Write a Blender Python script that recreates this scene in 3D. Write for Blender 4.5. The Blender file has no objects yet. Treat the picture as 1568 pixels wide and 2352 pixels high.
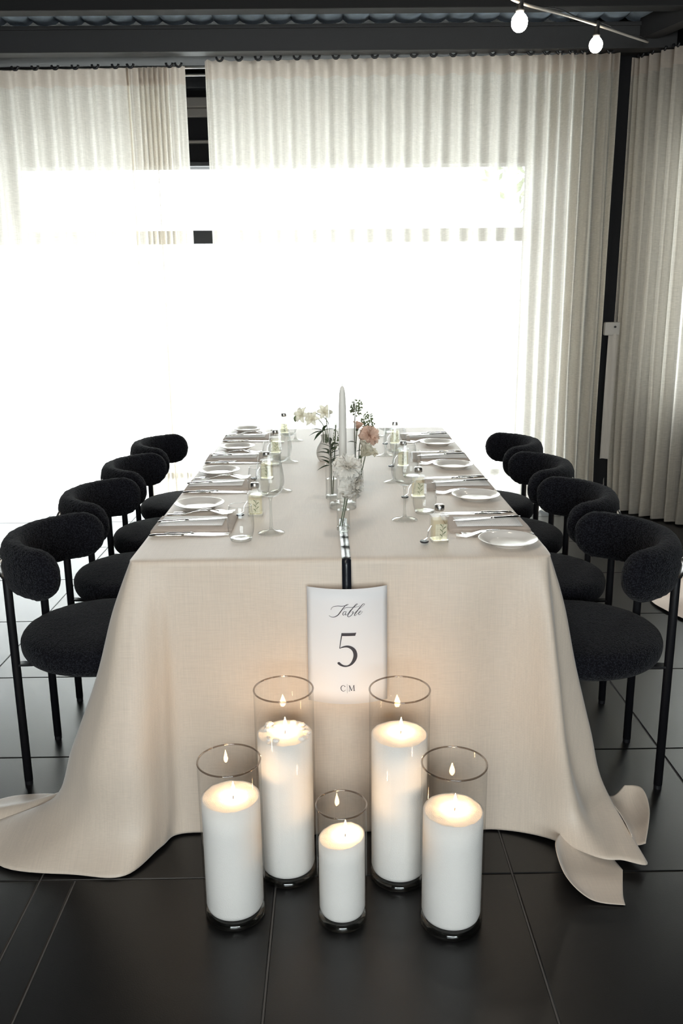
import bpy, bmesh, math, random
from mathutils import Vector, Matrix, noise
random.seed(7)
S = bpy.context.scene
C = S.collection
PI = math.pi
V = Vector

# ------------------------------------------------------------------ camera
cam_d = bpy.data.cameras.new('camera')
cam = bpy.data.objects.new('camera', cam_d)
C.objects.link(cam)
S.camera = cam
cam_d.sensor_fit = 'VERTICAL'
cam_d.sensor_height = 36.0
cam_d.sensor_width = 24.0
cam_d.lens = 36.0 * 1950.0 / 2352.0
cam_d.clip_start = 0.05
yaw, pitch, roll = math.radians(0.4536), math.radians(14.0), math.radians(-0.6)
fwd = V((math.sin(yaw) * math.cos(pitch), math.cos(yaw) * math.cos(pitch), -math.sin(pitch)))
rgt = V((math.cos(yaw), -math.sin(yaw), 0))
upv = rgt.cross(fwd)
r2 = rgt * math.cos(roll) + upv * math.sin(roll)
u2 = upv * math.cos(roll) - rgt * math.sin(roll)
cam.matrix_world = Matrix(((r2.x, u2.x, -fwd.x, 0), (r2.y, u2.y, -fwd.y, 0), (r2.z, u2.z, -fwd.z, 1.42), (0, 0, 0, 1)))

# ------------------------------------------------------------------ world and light
W = bpy.data.worlds.new('overcast_sky')
S.world = W
W.use_nodes = True
bg = W.node_tree.nodes['Background']
bg.inputs[0].default_value = (0.93, 0.975, 1.0, 1)
bg.inputs[1].default_value = 12.5
S.view_settings.view_transform = 'Standard'
S.view_settings.look = 'None'
S.view_settings.gamma = 1.0
S.view_settings.use_curve_mapping = False
S.view_settings.exposure = 0.25
S.cycles.transparent_max_bounces = 48   # rows of glasses seen through one another

def portal(name, loc, rot, sx, sy):
    d = bpy.data.lights.new(name, 'AREA')
    d.shape = 'RECTANGLE'; d.size = sx; d.size_y = sy
    d.cycles.is_portal = True
    o = bpy.data.objects.new(name, d); C.objects.link(o)
    o.location = loc; o.rotation_euler = rot
    return o
portal('daylight_front_window', (-1.05, 7.14, 1.22), (-PI / 2, 0, 0), 5.4, 2.5)
portal('daylight_added_window', (0.0, -3.62, 1.70), (PI / 2, 0, 0), 3.2, 1.9)  # portal for the window added behind the camera
portal('daylight_right_window', (2.68, 5.17, 1.57), (-PI / 2, 0, math.radians(-57)), 0.8, 1.5)

# ------------------------------------------------------------------ materials
def nt(name):
    m = bpy.data.materials.new(name); m.use_nodes = True
    t = m.node_tree; b = t.nodes['Principled BSDF']
    return m, t, b
def lk(t, a, b): t.links.new(a, b)
def node(t, k, **kw):
    n = t.nodes.new(k)
    for a, v in kw.items(): setattr(n, a, v)
    return n
def objco(t, scale=(1, 1, 1), kind='Object'):
    tc = node(t, 'ShaderNodeTexCoord'); mp = node(t, 'ShaderNodeMapping')
    mp.inputs['Scale'].default_value = scale
    lk(t, tc.outputs[kind], mp.inputs[0]); return mp.outputs[0]
def plain(name, col, rough=0.5, metal=0.0, bump=0.0, bscale=60, vary=0.0, vscale=8, spec=0.5, sheen=0.0, bstretch=(1, 1, 1)):
    m, t, b = nt(name)
    b.inputs['Base Color'].default_value = (*col, 1)
    b.inputs['Roughness'].default_value = rough
    b.inputs['Metallic'].default_value = metal
    b.inputs['Specular IOR Level'].default_value = spec
    if sheen:
        b.inputs['Sheen Weight'].default_value = sheen
        b.inputs['Sheen Roughness'].default_value = 0.5
    if vary:
        n = node(t, 'ShaderNodeTexNoise'); n.inputs['Scale'].default_value = vscale; n.inputs['Detail'].default_value = 5
        lk(t, objco(t), n.inputs['Vector'])
        r = node(t, 'ShaderNodeValToRGB')
        r.color_ramp.elements[0].position = 0.3; r.color_ramp.elements[1].position = 0.7
        r.color_ramp.elements[0].color = tuple(c * (1 - vary) for c in col) + (1,)
        r.color_ramp.elements[1].color = tuple(min(1, c * (1 + vary)) for c in col) + (1,)
        lk(t, n.outputs['Fac'], r.inputs[0]); lk(t, r.outputs[0], b.inputs['Base Color'])
    if bump:
        n = node(t, 'ShaderNodeTexNoise'); n.inputs['Scale'].default_value = bscale; n.inputs['Detail'].default_value = 4
        lk(t, objco(t, bstretch), n.inputs['Vector'])
        bp = node(t, 'ShaderNodeBump'); bp.inputs['Strength'].default_value = bump; bp.inputs['Distance'].default_value = 0.004
        lk(t, n.outputs['Fac'], bp.inputs['Height']); lk(t, bp.outputs[0], b.inputs['Normal'])
    return m
def linen(name, col, sc=520.0, strength=0.25, vary=0.06, rough=0.85, sheen=0.15, spec=0.25):
    """plain weave: two stretched noises give slubs along warp and weft"""
    m, t, b = nt(name)
    b.inputs['Roughness'].default_value = rough
    b.inputs['Specular IOR Level'].default_value = spec
    b.inputs['Sheen Weight'].default_value = sheen
    a1 = node(t, 'ShaderNodeTexNoise'); a1.inputs['Scale'].default_value = 1.0; a1.inputs['Detail'].default_value = 2
    lk(t, objco(t, (sc, 14, 14)), a1.inputs['Vector'])
    a2 = node(t, 'ShaderNodeTexNoise'); a2.inputs['Scale'].default_value = 1.0; a2.inputs['Detail'].default_value = 2
    lk(t, objco(t, (14, sc, sc)), a2.inputs['Vector'])
    ad = node(t, 'ShaderNodeMath', operation='ADD')
    lk(t, a1.outputs['Fac'], ad.inputs[0]); lk(t, a2.outputs['Fac'], ad.inputs[1])
    r = node(t, 'ShaderNodeValToRGB')
    r.color_ramp.elements[0].position = 0.35; r.color_ramp.elements[1].position = 0.65
    r.color_ramp.elements[0].color = tuple(c * (1 - vary) for c in col) + (1,)
    r.color_ramp.elements[1].color = tuple(c * (1 + vary) for c in col) + (1,)
    h = node(t, 'ShaderNodeMath', operation='MULTIPLY'); h.inputs[1].default_value = 0.5
    lk(t, ad.outputs[0], h.inputs[0]); lk(t, h.outputs[0], r.inputs[0]); lk(t, r.outputs[0], b.inputs['Base Color'])
    bp = node(t, 'ShaderNodeBump'); bp.inputs['Strength'].default_value = strength; bp.inputs['Distance'].default_value = 0.001
    lk(t, ad.outputs[0], bp.inputs['Height']); lk(t, bp.outputs[0], b.inputs['Normal'])
    return m
def thin_glass(name, tint=(0.97, 0.98, 0.98), edge=0.55, base=0.05, rough=0.02, power=2.5, dark=0.45):
    """thin clear wall: passes light, mirrors it more and more towards grazing angles"""
    m, t, b = nt(name); t.nodes.remove(b)
    out = t.nodes['Material Output']
    tr = node(t, 'ShaderNodeBsdfTransparent')
    gl = node(t, 'ShaderNodeBsdfGlossy'); gl.inputs['Roughness'].default_value = rough
    lw = node(t, 'ShaderNodeLayerWeight'); lw.inputs[0].default_value = 0.5
    pw = node(t, 'ShaderNodeMath', operation='POWER'); pw.inputs[1].default_value = power
    lk(t, lw.outputs['Facing'], pw.inputs[0])
    mr = node(t, 'ShaderNodeMapRange'); mr.inputs[3].default_value = base; mr.inputs[4].default_value = edge
    lk(t, pw.outputs[0], mr.inputs[0])
    p2 = node(t, 'ShaderNodeMath', operation='POWER'); p2.inputs[1].default_value = 3.0
    lk(t, lw.outputs['Facing'], p2.inputs[0])
    mc = node(t, 'ShaderNodeMix', data_type='RGBA'); mc.inputs[6].default_value = (*tint, 1); mc.inputs[7].default_value = tuple(c * dark for c in tint) + (1,)
    lk(t, p2.outputs[0], mc.inputs[0]); lk(t, mc.outputs[2], tr.inputs[0])
    mx = node(t, 'ShaderNodeMixShader')
    lk(t, mr.outputs[0], mx.inputs[0]); lk(t, tr.outputs[0], mx.inputs[1]); lk(t, gl.outputs[0], mx.inputs[2])
    lk(t, mx.outputs[0], out.inputs[0])
    return m
def emitter(name, col, st):
    m, t, b = nt(name); t.nodes.remove(b)
    e = node(t, 'ShaderNodeEmission'); e.inputs[0].default_value = (*col, 1); e.inputs[1].default_value = st
    lk(t, e.outputs[0], t.nodes['Material Output'].inputs[0]); return m
def sheer(name, col, open_=0.30, transl=0.62):
    m, t, b = nt(name); t.nodes.remove(b)
    n = node(t, 'ShaderNodeTexNoise'); n.inputs['Scale'].default_value = 1; n.inputs['Detail'].default_value = 3
    lk(t, objco(t, (30, 30, 260)), n.inputs['Vector'])
    n2 = node(t, 'ShaderNodeTexNoise'); n2.inputs['Scale'].default_value = 1; n2.inputs['Detail'].default_value = 2
    lk(t, objco(t, (500, 500, 8)), n2.inputs['Vector'])
    ad = node(t, 'ShaderNodeMath', operation='ADD'); lk(t, n.outputs['Fac'], ad.inputs[0]); lk(t, n2.outputs['Fac'], ad.inputs[1])
    mr = node(t, 'ShaderNodeMapRange'); mr.inputs[1].default_value = 0.6; mr.inputs[2].default_value = 1.4
    mr.inputs[3].default_value = max(0.0, open_ - 0.13); mr.inputs[4].default_value = open_ + 0.13
    lk(t, ad.outputs[0], mr.inputs[0])
    tp = node(t, 'ShaderNodeBsdfTransparent')
    tl = node(t, 'ShaderNodeBsdfTranslucent'); tl.inputs[0].default_value = (*col, 1)
    df = node(t, 'ShaderNodeBsdfDiffuse'); df.inputs[0].default_value = (*col, 1)
    m1 = node(t, 'ShaderNodeMixShader'); m1.inputs[0].default_value = transl
    lk(t, df.outputs[0], m1.inputs[1]); lk(t, tl.outputs[0], m1.inputs[2])
    m2 = node(t, 'ShaderNodeMixShader'); lk(t, mr.outputs[0], m2.inputs[0])
    lk(t, m1.outputs[0], m2.inputs[1]); lk(t, tp.outputs[0], m2.inputs[2])
    lk(t, m2.outputs[0], t.nodes['Material Output'].inputs[0]); return m
def leafy(name, col, tr=0.3, rough=0.6, vary=0.2):
    m, t, b = nt(name)
    n = node(t, 'ShaderNodeTexNoise'); n.inputs['Scale'].default_value = 40
    lk(t, objco(t), n.inputs['Vector'])
    r = node(t, 'ShaderNodeValToRGB')
    r.color_ramp.elements[0].color = tuple(c * (1 - vary) for c in col) + (1,)
    r.color_ramp.elements[1].color = tuple(min(1, c * (1 + vary)) for c in col) + (1,)
    lk(t, n.outputs['Fac'], r.inputs[0]); lk(t, r.outputs[0], b.inputs['Base Color'])
    b.inputs['Roughness'].default_value = rough
    tl = node(t, 'ShaderNodeBsdfTranslucent'); lk(t, r.outputs[0], tl.inputs[0])
    mx = node(t, 'ShaderNodeMixShader'); mx.inputs[0].default_value = tr
    lk(t, b.outputs[0], mx.inputs[1]); lk(t, tl.outputs[0], mx.inputs[2])
    lk(t, mx.outputs[0], t.nodes['Material Output'].inputs[0]); return m

M = {}
M['cloth'] = linen('beige_linen', (0.64, 0.535, 0.435), rough=0.52, sheen=0.35, spec=0.7)
M['cloth2'] = linen('blush_linen', (0.70, 0.58, 0.50))
M['napkin'] = linen('napkin_linen', (0.50, 0.42, 0.36), sc=700)
M['curtain'] = sheer('sheer_linen', (0.83, 0.785, 0.71), 0.31, 0.68)
M['header'] = sheer('doubled_linen', (0.62, 0.55, 0.48), 0.02, 0.5)
m, t, b = nt('black_boucle')
b.inputs['Roughness'].default_value = 1.0; b.inputs['Specular IOR Level'].default_value = 0.12
b.inputs['Sheen Weight'].default_value = 0.06; b.inputs['Sheen Roughness'].default_value = 0.4
vo = node(t, 'ShaderNodeTexVoronoi'); vo.feature = 'SMOOTH_F1'; vo.inputs['Scale'].default_value = 230; vo.inputs['Smoothness'].default_value = 0.4
nz = node(t, 'ShaderNodeTexNoise'); nz.inputs['Scale'].default_value = 120; nz.inputs['Detail'].default_value = 3
oc = objco(t); wv = node(t, 'ShaderNodeMix', data_type='VECTOR'); wv.inputs[0].default_value = 0.012
lk(t, oc, nz.inputs['Vector']); lk(t, oc, wv.inputs[4]); lk(t, nz.outputs['Color'], wv.inputs[5]); lk(t, wv.outputs[1], vo.inputs['Vector'])
rp = node(t, 'ShaderNodeValToRGB'); rp.color_ramp.elements[0].color = (0.020, 0.021, 0.027, 1); rp.color_ramp.elements[1].color = (0.004, 0.004, 0.006, 1)
rp.color_ramp.elements[0].position = 0.1; rp.color_ramp.elements[1].position = 0.6
lk(t, vo.outputs['Distance'], rp.inputs[0]); lk(t, rp.outputs[0], b.inputs['Base Color'])
iv = node(t, 'ShaderNodeMath', operation='SUBTRACT'); iv.inputs[0].default_value = 1.0; lk(t, vo.outputs['Distance'], iv.inputs[1])
bp = node(t, 'ShaderNodeBump'); bp.inputs['Strength'].default_value = 0.9; bp.inputs['Distance'].default_value = 0.003
lk(t, iv.outputs[0], bp.inputs['Height']); lk(t, bp.outputs[0], b.inputs['Normal'])
M['boucle'] = m
M['black_metal'] = plain('black_powder_coat', (0.008, 0.008, 0.010), 0.42, spec=0.5)
M['steel'] = plain('polished_steel', (0.78, 0.77, 0.75), 0.16, metal=1.0)
M['clip'] = plain('brushed_clip', (0.55, 0.53, 0.50), 0.35, metal=1.0)
M['dark_wall'] = plain('black_painted_wall', (0.0045, 0.0045, 0.0055), 0.7, bump=0.15, bscale=90, spec=0.2)
M['frame'] = plain('black_window_frame', (0.012, 0.014, 0.018), 0.5)
M['ledge'] = plain('grey_flashing', (0.16, 0.15, 0.14), 0.5)
M['ceiling'] = plain('black_ceiling', (0.006, 0.006, 0.0065), 0.8)
M['beam'] = plain('charcoal_beam', (0.017, 0.0165, 0.017), 0.6, bump=0.1, bscale=140)
M['foil'] = plain('blue_grey_insulation', (0.38, 0.47, 0.58), 0.4, bump=0.6, bscale=25, vary=0.25, vscale=14)
M['tile'] = plain('charcoal_tile', (0.0065, 0.006, 0.006), 0.31, bump=0.05, bscale=320, vary=0.18, vscale=5, spec=0.55)
M['grout'] = plain('grey_grout', (0.10, 0.092, 0.085), 0.8)
M['paving'] = plain('pale_paving', (0.55, 0.54, 0.52), 0.9, vary=0.1)
M['pane'] = thin_glass('window_pane', (0.96, 0.98, 0.98), edge=0.6, base=0.04, power=4, dark=0.9)
M['glass'] = thin_glass('clear_glass', (0.975, 0.98, 0.98), edge=0.50, base=0.04, power=2.6, dark=0.72)
M['vase_glass'] = thin_glass('vase_glass', (0.995, 0.995, 0.99), edge=0.25, base=0.03, power=4.0, dark=0.85)
M['tall_glass'] = thin_glass('tall_cylinder_glass', (0.975, 0.98, 0.98), edge=0.6, base=0.05, power=2.0, dark=0.62)
M['rim'] = thin_glass('glass_rim', (0.70, 0.64, 0.60), edge=0.6, base=0.12, power=1.4, dark=0.6)
M['glass_foot'] = thin_glass('thick_glass', (0.95, 0.96, 0.95), edge=0.55, base=0.08, power=2.0, dark=0.7)
M['glass_base'] = thin_glass('thick_glass_base', (0.78, 0.79, 0.77), edge=0.45, base=0.10, power=1.6, dark=0.8)
M['oil'] = thin_glass('pale_yellow_oil', (0.985, 0.965, 0.86), edge=0.12, base=0.02, power=2.0, dark=0.95)
M['water'] = thin_glass('vase_water', (0.95, 0.96, 0.96), edge=0.4, base=0.05, power=2.0, dark=0.8)
M['china'] = plain('white_china', (0.80, 0.77, 0.73), 0.12, spec=0.6)
M['paper'] = plain('white_card', (0.82, 0.80, 0.80), 0.7)
M['ink'] = plain('charcoal_ink', (0.035, 0.030, 0.038), 0.6)
M['ribbon'] = plain('black_satin_ribbon', (0.010, 0.011, 0.016), 0.22, bump=0.25, bscale=30, spec=0.8)
M['wax'] = plain('white_wax_granules', (0.88, 0.85, 0.81), 0.75, bump=0.35, bscale=420)
M['wick'] = plain('charred_wick', (0.02, 0.017, 0.015), 0.9)
M['flame'] = emitter('candle_flame', (1.0, 0.60, 0.27), 105.0)
M['bulb'] = emitter('bulb_glow', (1.0, 0.945, 0.86), 420.0)
M['bulb_low'] = emitter('dimmed_bulb_glow', (1.0, 0.90, 0.74), 60.0)  # the two bulbs in view, dimmed to avoid a bright floor patch
M['bulb_neck'] = plain('frosted_bulb_neck', (0.75, 0.72, 0.68), 0.35)
M['taper'] = plain('ivory_taper', (0.82, 0.79, 0.73), 0.5)
M['ceramic'] = plain('matt_white_ceramic', (0.72, 0.68, 0.63), 0.6)
M['petal_white'] = leafy('white_petal', (0.86, 0.83, 0.77), 0.35, vary=0.06)
M['petal_pink'] = leafy('peach_petal', (0.83, 0.62, 0.50), 0.35, vary=0.1)
M['petal_cream'] = leafy('cream_petal', (0.85, 0.82, 0.70), 0.4, vary=0.06)
M['leaf'] = leafy('dark_leaf', (0.055, 0.085, 0.045), 0.25)
M['stem'] = leafy('green_stem', (0.10, 0.13, 0.07), 0.1)
M['seed'] = leafy('green_seed_cluster', (0.20, 0.24, 0.13), 0.2, vary=0.4)
M['cap'] = plain('silver_cap', (0.62, 0.60, 0.57), 0.3, metal=1.0)
M['label_paper'] = sheer('bottle_label', (0.88, 0.87, 0.76), 0.55, 0.6)
M['seal'] = plain('black_wax_seal', (0.02, 0.02, 0.024), 0.35)
M['cable'] = plain('pale_grey_cable', (0.42, 0.38, 0.33), 0.45)
M['socket'] = plain('black_socket', (0.012, 0.012, 0.012), 0.6)
M['plastic'] = plain('white_plastic', (0.36, 0.34, 0.31), 0.5)
M['strip'] = linen('hanging_linen', (0.42, 0.39, 0.35))
M['wood'] = plain('table_wood', (0.25, 0.17, 0.10), 0.6, vary=0.2)

# printed menu: rows of tiny grey text on off-white paper
m, t, b = nt('menu_print')
w = node(t, 'ShaderNodeTexBrick'); w.offset = 0.37; w.squash = 0.6
w.inputs['Scale'].default_value = 1.0; w.inputs['Mortar Size'].default_value = 0.0022
w.inputs['Brick Width'].default_value = 0.006; w.inputs['Row Height'].default_value = 0.0075
w.inputs['Color1'].default_value = (0.45, 0.43, 0.42, 1); w.inputs['Color2'].default_value = (0.78, 0.76, 0.74, 1)
w.inputs['Mortar'].default_value = (0.80, 0.78, 0.76, 1)
lk(t, objco(t), w.inputs['Vector']); lk(t, w.outputs[0], b.inputs['Base Color'])
b.inputs['Roughness'].default_value = 0.7
M['menu'] = m

# ------------------------------------------------------------------ mesh helpers
def mesh(name, verts, faces, smooth=False):
    me = bpy.data.meshes.new(name); me.from_pydata([tuple(v) for v in verts], [], faces); me.update()
    if smooth:
        for p in me.polygons: p.use_smooth = True
    return me
class MB:
    def __init__(s): s.v = []; s.f = []
    def add(s, v, f):
        n = len(s.v); s.v += [tuple(p) for p in v]; s.f += [tuple(i + n for i in q) for q in f]; return s
    def box(s, x0, x1, y0, y1, z0, z1):
        v = [(x0, y0, z0), (x1, y0, z0), (x1, y1, z0), (x0, y1, z0), (x0, y0, z1), (x1, y0, z1), (x1, y1, z1), (x0, y1, z1)]
        return s.add(v, [(0, 3, 2, 1), (4, 5, 6, 7), (0, 1, 5, 4), (1, 2, 6, 5), (2, 3, 7, 6), (3, 0, 4, 7)])
    def lathe(s, prof, n=24, c=(0, 0, 0), capb=False, capt=False):
        v = []; f = []
        for r, z in prof:
            for i in range(n):
                a = 2 * PI * i / n; v.append((c[0] + r * math.cos(a), c[1] + r * math.sin(a), c[2] + z))
        for j in range(len(prof) - 1):
            for i in range(n):
                k = (i + 1) % n; f.append((j * n + i, j * n + k, (j + 1) * n + k, (j + 1) * n + i))
        if capb: f.append(tuple(reversed(range(n))))
        if capt: f.append(tuple((len(prof) - 1) * n + i for i in range(n)))
        return s.add(v, f)
    def tube(s, pts, r, n=8, caps=True):
        pts = [V(p) for p in pts]; v = []; f = []
        rr = r if isinstance(r, (list, tuple)) else [r] * len(pts)
        prev = None
        for i, p in enumerate(pts):
            d = (pts[min(i + 1, len(pts) - 1)] - pts[max(i - 1, 0)]).normalized()
            if prev is None:
                a = V((0, 0, 1)) if abs(d.z) < 0.9 else V((1, 0, 0)); x = d.cross(a).normalized()
            else:
                x = (prev - d * prev.dot(d)).normalized()
            prev = x; y = d.cross(x)
            for k in range(n):
                t_ = 2 * PI * k / n; v.append(p + (x * math.cos(t_) + y * math.sin(t_)) * rr[i])
        for j in range(len(pts) - 1):
            for k in range(n):
                q = (k + 1) % n; f.append((j * n + k, j * n + q, (j + 1) * n + q, (j + 1) * n + k))
        if caps:
            f.append(tuple(reversed(range(n)))); f.append(tuple((len(pts) - 1) * n + k for k in range(n)))
        return s.add(v, f)
    def strip(s, pts, widths, th, side=(0, 1, 0)):
        """flat bar swept along pts; side is the width direction"""
        v = []; f = []
        sd = V(side)
        for i, p in enumerate(pts):
            p = V(p); d = (V(pts[min(i + 1, len(pts) - 1)]) - V(pts[max(i - 1, 0)])).normalized()
            n_ = sd.cross(d).normalized(); w_ = d.cross(n_).normalized() * widths[i] / 2; h = n_ * th / 2
            v += [p - w_ - h, p + w_ - h, p + w_ + h, p - w_ + h]
        for j in range(len(pts) - 1):
            for k in range(4):
                q = (k + 1) % 4; f.append((j * 4 + k, j * 4 + q, (j + 1) * 4 + q, (j + 1) * 4 + k))
        f.append((3, 2, 1, 0)); e = (len(pts) - 1) * 4; f.append((e, e + 1, e + 2, e + 3))
        return s.add(v, f)
    def grid(s, rows):
        nr, nc = len(rows), len(rows[0]); v = [p for r in rows for p in r]
        f = [(j * nc + i, j * nc + i + 1, (j + 1) * nc + i + 1, (j + 1) * nc + i) for j in range(nr - 1) for i in range(nc - 1)]
        return s.add(v, f)
    def mesh(s, name, smooth=False): return mesh(name, s.v, s.f, smooth)
    def build(s, name, mat, parent=None, smooth=False): return obj(name, s.mesh(name, smooth), mat, parent)
def obj(name, me, mat, parent=None):
    o = bpy.data.objects.new(name, me); C.objects.link(o)
    if mat is not None and not me.materials: me.materials.append(M[mat] if isinstance(mat, str) else mat)
    if parent is not None: o.parent = parent
    return o
def bevel(o, w=0.003, seg=2):
    b = o.modifiers.new('bevel', 'BEVEL'); b.width = w; b.segments = seg; b.limit_method = 'ANGLE'; b.angle_limit = 0.6
    return o
def empty(name, loc=(0, 0, 0), rz=0.0):
    o = bpy.data.objects.new(name, None); C.objects.link(o); o.location = loc; o.rotation_euler = (0, 0, rz)
    o.empty_display_size = 0.05; return o
def tag(o, label, cat, group=None):
    o['label'] = label; o['category'] = cat
    if group: o['group'] = group
    return o
def struct(o, label=None):
    o['kind'] = 'structure'
    if label: o['label'] = label
    return o
KIDS = {}
def copy_tree(o, parent=None):
    c = o.copy(); C.objects.link(c); c.parent = parent
    for ch in list(o.children): copy_tree(ch, c)
    return c
def cr(p0, p1, p2, p3, t):
    return [0.5 * (2 * b + (c - a) * t + (2 * a - 5 * b + 4 * c - d) * t * t + (3 * b - a - 3 * c + d) * t ** 3) for a, b, c, d in zip(p0, p1, p2, p3)]
def spline(pts, n, closed=False):
    out = []; L = len(pts)
    for i in range(L if closed else L - 1):
        g = (lambda k: pts[k % L]) if closed else (lambda k: pts[max(0, min(L - 1, k))])
        for j in range(n): out.append(cr(g(i - 1), g(i), g(i + 1), g(i + 2), j / n))
    if not closed: out.append(list(pts[-1]))
    return out
def patch(grid_, nu, nv):
    rows = [spline(r, nu) for r in grid_]
    cols = [spline([r[i] for r in rows], nv) for i in range(len(rows[0]))]
    return [[cols[i][j] for i in range(len(cols))] for j in range(len(cols[0]))]

# ------------------------------------------------------------------ room shell
def wy(x): return 5.65 - 0.045 * x            # the curtain line, very slightly turned
floor = struct(MB().box(-4.2, 4.2, -3.9, 7.17, -0.12, -0.0035).build('floor', 'grout'), 'dark grout bed under charcoal floor tiles')
tile_me = {}
def tile(x0, x1, y0, y1):
    key = (round(x1 - x0, 3), round(y1 - y0, 3))
    g = 0.0022
    if key not in tile_me:
        w_, h_ = key[0] / 2 - g, key[1] / 2 - g; e = 0.002
        v = [(-w_, -h_, -0.01), (w_, -h_, -0.01), (w_, h_, -0.01), (-w_, h_, -0.01), (-w_, -h_, -e), (w_, -h_, -e), (w_, h_, -e), (-w_, h_, -e),
             (-w_ + e, -h_ + e, 0), (w_ - e, -h_ + e, 0), (w_ - e, h_ - e, 0), (-w_ + e, h_ - e, 0)]
        f = [(0, 1, 5, 4), (1, 2, 6, 5), (2, 3, 7, 6), (3, 0, 4, 7), (4, 5, 9, 8), (5, 6, 10, 9), (6, 7, 11, 10), (7, 4, 8, 11), (8, 9, 10, 11)]
        tile_me[key] = mesh('tile', v, f)
    o = obj('tile', tile_me[key], 'tile', floor); o.location = ((x0 + x1) / 2, (y0 + y1) / 2, 0)
XL = [-0.16 + 0.6 * k for k in range(-6, 8)]
YL = [1.87 + 0.605 * k for k in range(-9, 10)]
for i in range(len(XL) - 1):
    for j in range(len(YL) - 1):
        x0, x1, y0, y1 = XL[i], XL[i + 1], YL[j], YL[j + 1]
        if abs(x0 + 0.76) < 0.01 and y1 < 2.0 and y1 > 0.9:      # two cut tiles beside the near left corner
            tile(x0, x0 + 0.09, y0, y1); tile(x0 + 0.09, x1, y0, y1)
        else: tile(x0, x1, y0, y1)

FW = 7.0   # face of the window wall
WT, TB, TT = 2.43, 1.863, 1.963   # window head, transom bar bottom and top
def wall_box(name, x0, x1, z0, z1, mat='dark_wall', d=0.16, y=FW, label=None):
    return struct(MB().box(x0, x1, y, y + d, z0, z1).build(name, mat), label)
wall_back = wall_box('wall_back', -4.2, 2.05, WT, 3.4, label='black wall above the windows')
wall_box('wall_back_right', 1.50, 2.05, -0.006, 3.09, d=1.29, y=5.71, label='black pier between the curtains, brought forward to block window light from the folds')  # depth made up so the pier shades the bunched curtain edge
wall_box('wall_back_left', -4.2, -3.80, -0.006, WT)
MB().box(-2.62, -2.415, FW, FW + 0.1, TT, WT).build('upper_mullion', 'dark_wall', wall_back)
MB().box(-3.80, -2.62, FW + 0.02, FW + 0.1, TT, WT).build('upper_panel', 'dark_wall', wall_back)
for z0, z1, dy, mt in ((2.843, 2.913, 0.05, 'ledge'), (2.779, 2.843, 0.02, 'ledge'), (2.593, 2.616, 0.035, 'ledge'), (2.97, 3.08, 0.06, 'frame'), (WT, WT + 0.035, 0.03, 'frame')):
    bevel(MB().box(-4.2, 1.5, FW - dy, FW + 0.01, z0, z1).build('ledge', mt, wall_back), 0.008)
win = struct(empty('window_1', (0, 0, 0)), 'wide black framed window behind the sheer curtains')
bevel(MB().box(-3.80, 1.68, FW, FW + 0.1, TB, TT).build('transom_bar', 'frame', win), 0.004)
MB().box(-3.80, -3.74, FW, FW + 0.08, 0.0, WT).build('frame_jamb', 'frame', win)
MB().box(1.62, 1.68, FW, FW + 0.08, 0.0, WT).build('frame_jamb', 'frame', win)
MB().box(-3.80, 1.68, FW, FW + 0.08, -0.004, 0.03).build('threshold', 'frame', win)
for x0, x1 in ((-3.74, -1.95), (-1.95, -0.16), (-0.16, 1.62)):
    MB().box(x0, x1, FW + 0.045, FW + 0.051, 0.03, TB).build('pane', 'pane', win)
    MB().box(max(x0, -2.415), x1, FW + 0.045, FW + 0.051, TT, WT).build('pane', 'pane', win)
struct(MB().box(-14, 14, 7.17, 30, -0.2, -0.03).build('ground_outside', 'paving'), 'pale paving outside the windows')

tree = empty('tree', (3.3, 10.5, -0.03)); tag(tree, 'leafy tree outside, seen faintly through the sheer curtain at right', 'tree')
MB().tube([(0, 0, 0), (0.05, 0.02, 1.0), (-0.03, 0.0, 2.2), (0.08, 0.03, 3.4)], [0.13, 0.11, 0.09, 0.05], 10).build('trunk', 'wood', tree, True)
fol = MB(); rnd = random.Random(21)
for q in range(2600):
    a, b_, rr = rnd.uniform(0, 2 * PI), rnd.uniform(-1, 1), rnd.random() ** 0.4
    k_ = math.sqrt(1 - b_ * b_) * rr * (1 + 0.35 * noise.noise(V((math.cos(a) * 2, math.sin(a) * 2, b_ * 2))))
    c_ = V((math.cos(a) * k_ * 2.1, math.sin(a) * k_ * 1.6, 4.0 + b_ * rr * 1.9))
    u_ = V((rnd.uniform(-1, 1), rnd.uniform(-1, 1), rnd.uniform(-1, 1))).normalized(); w_ = u_.orthogonal().normalized(); s_ = rnd.uniform(0.07, 0.14)
    fol.add([c_ - u_ * s_, c_ + w_ * s_ * 0.45, c_ + u_ * s_, c_ - w_ * s_ * 0.45], [(0, 1, 2, 3)])
o = fol.build('crown', 'seed', tree); o['kind'] = 'stuff'

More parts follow.
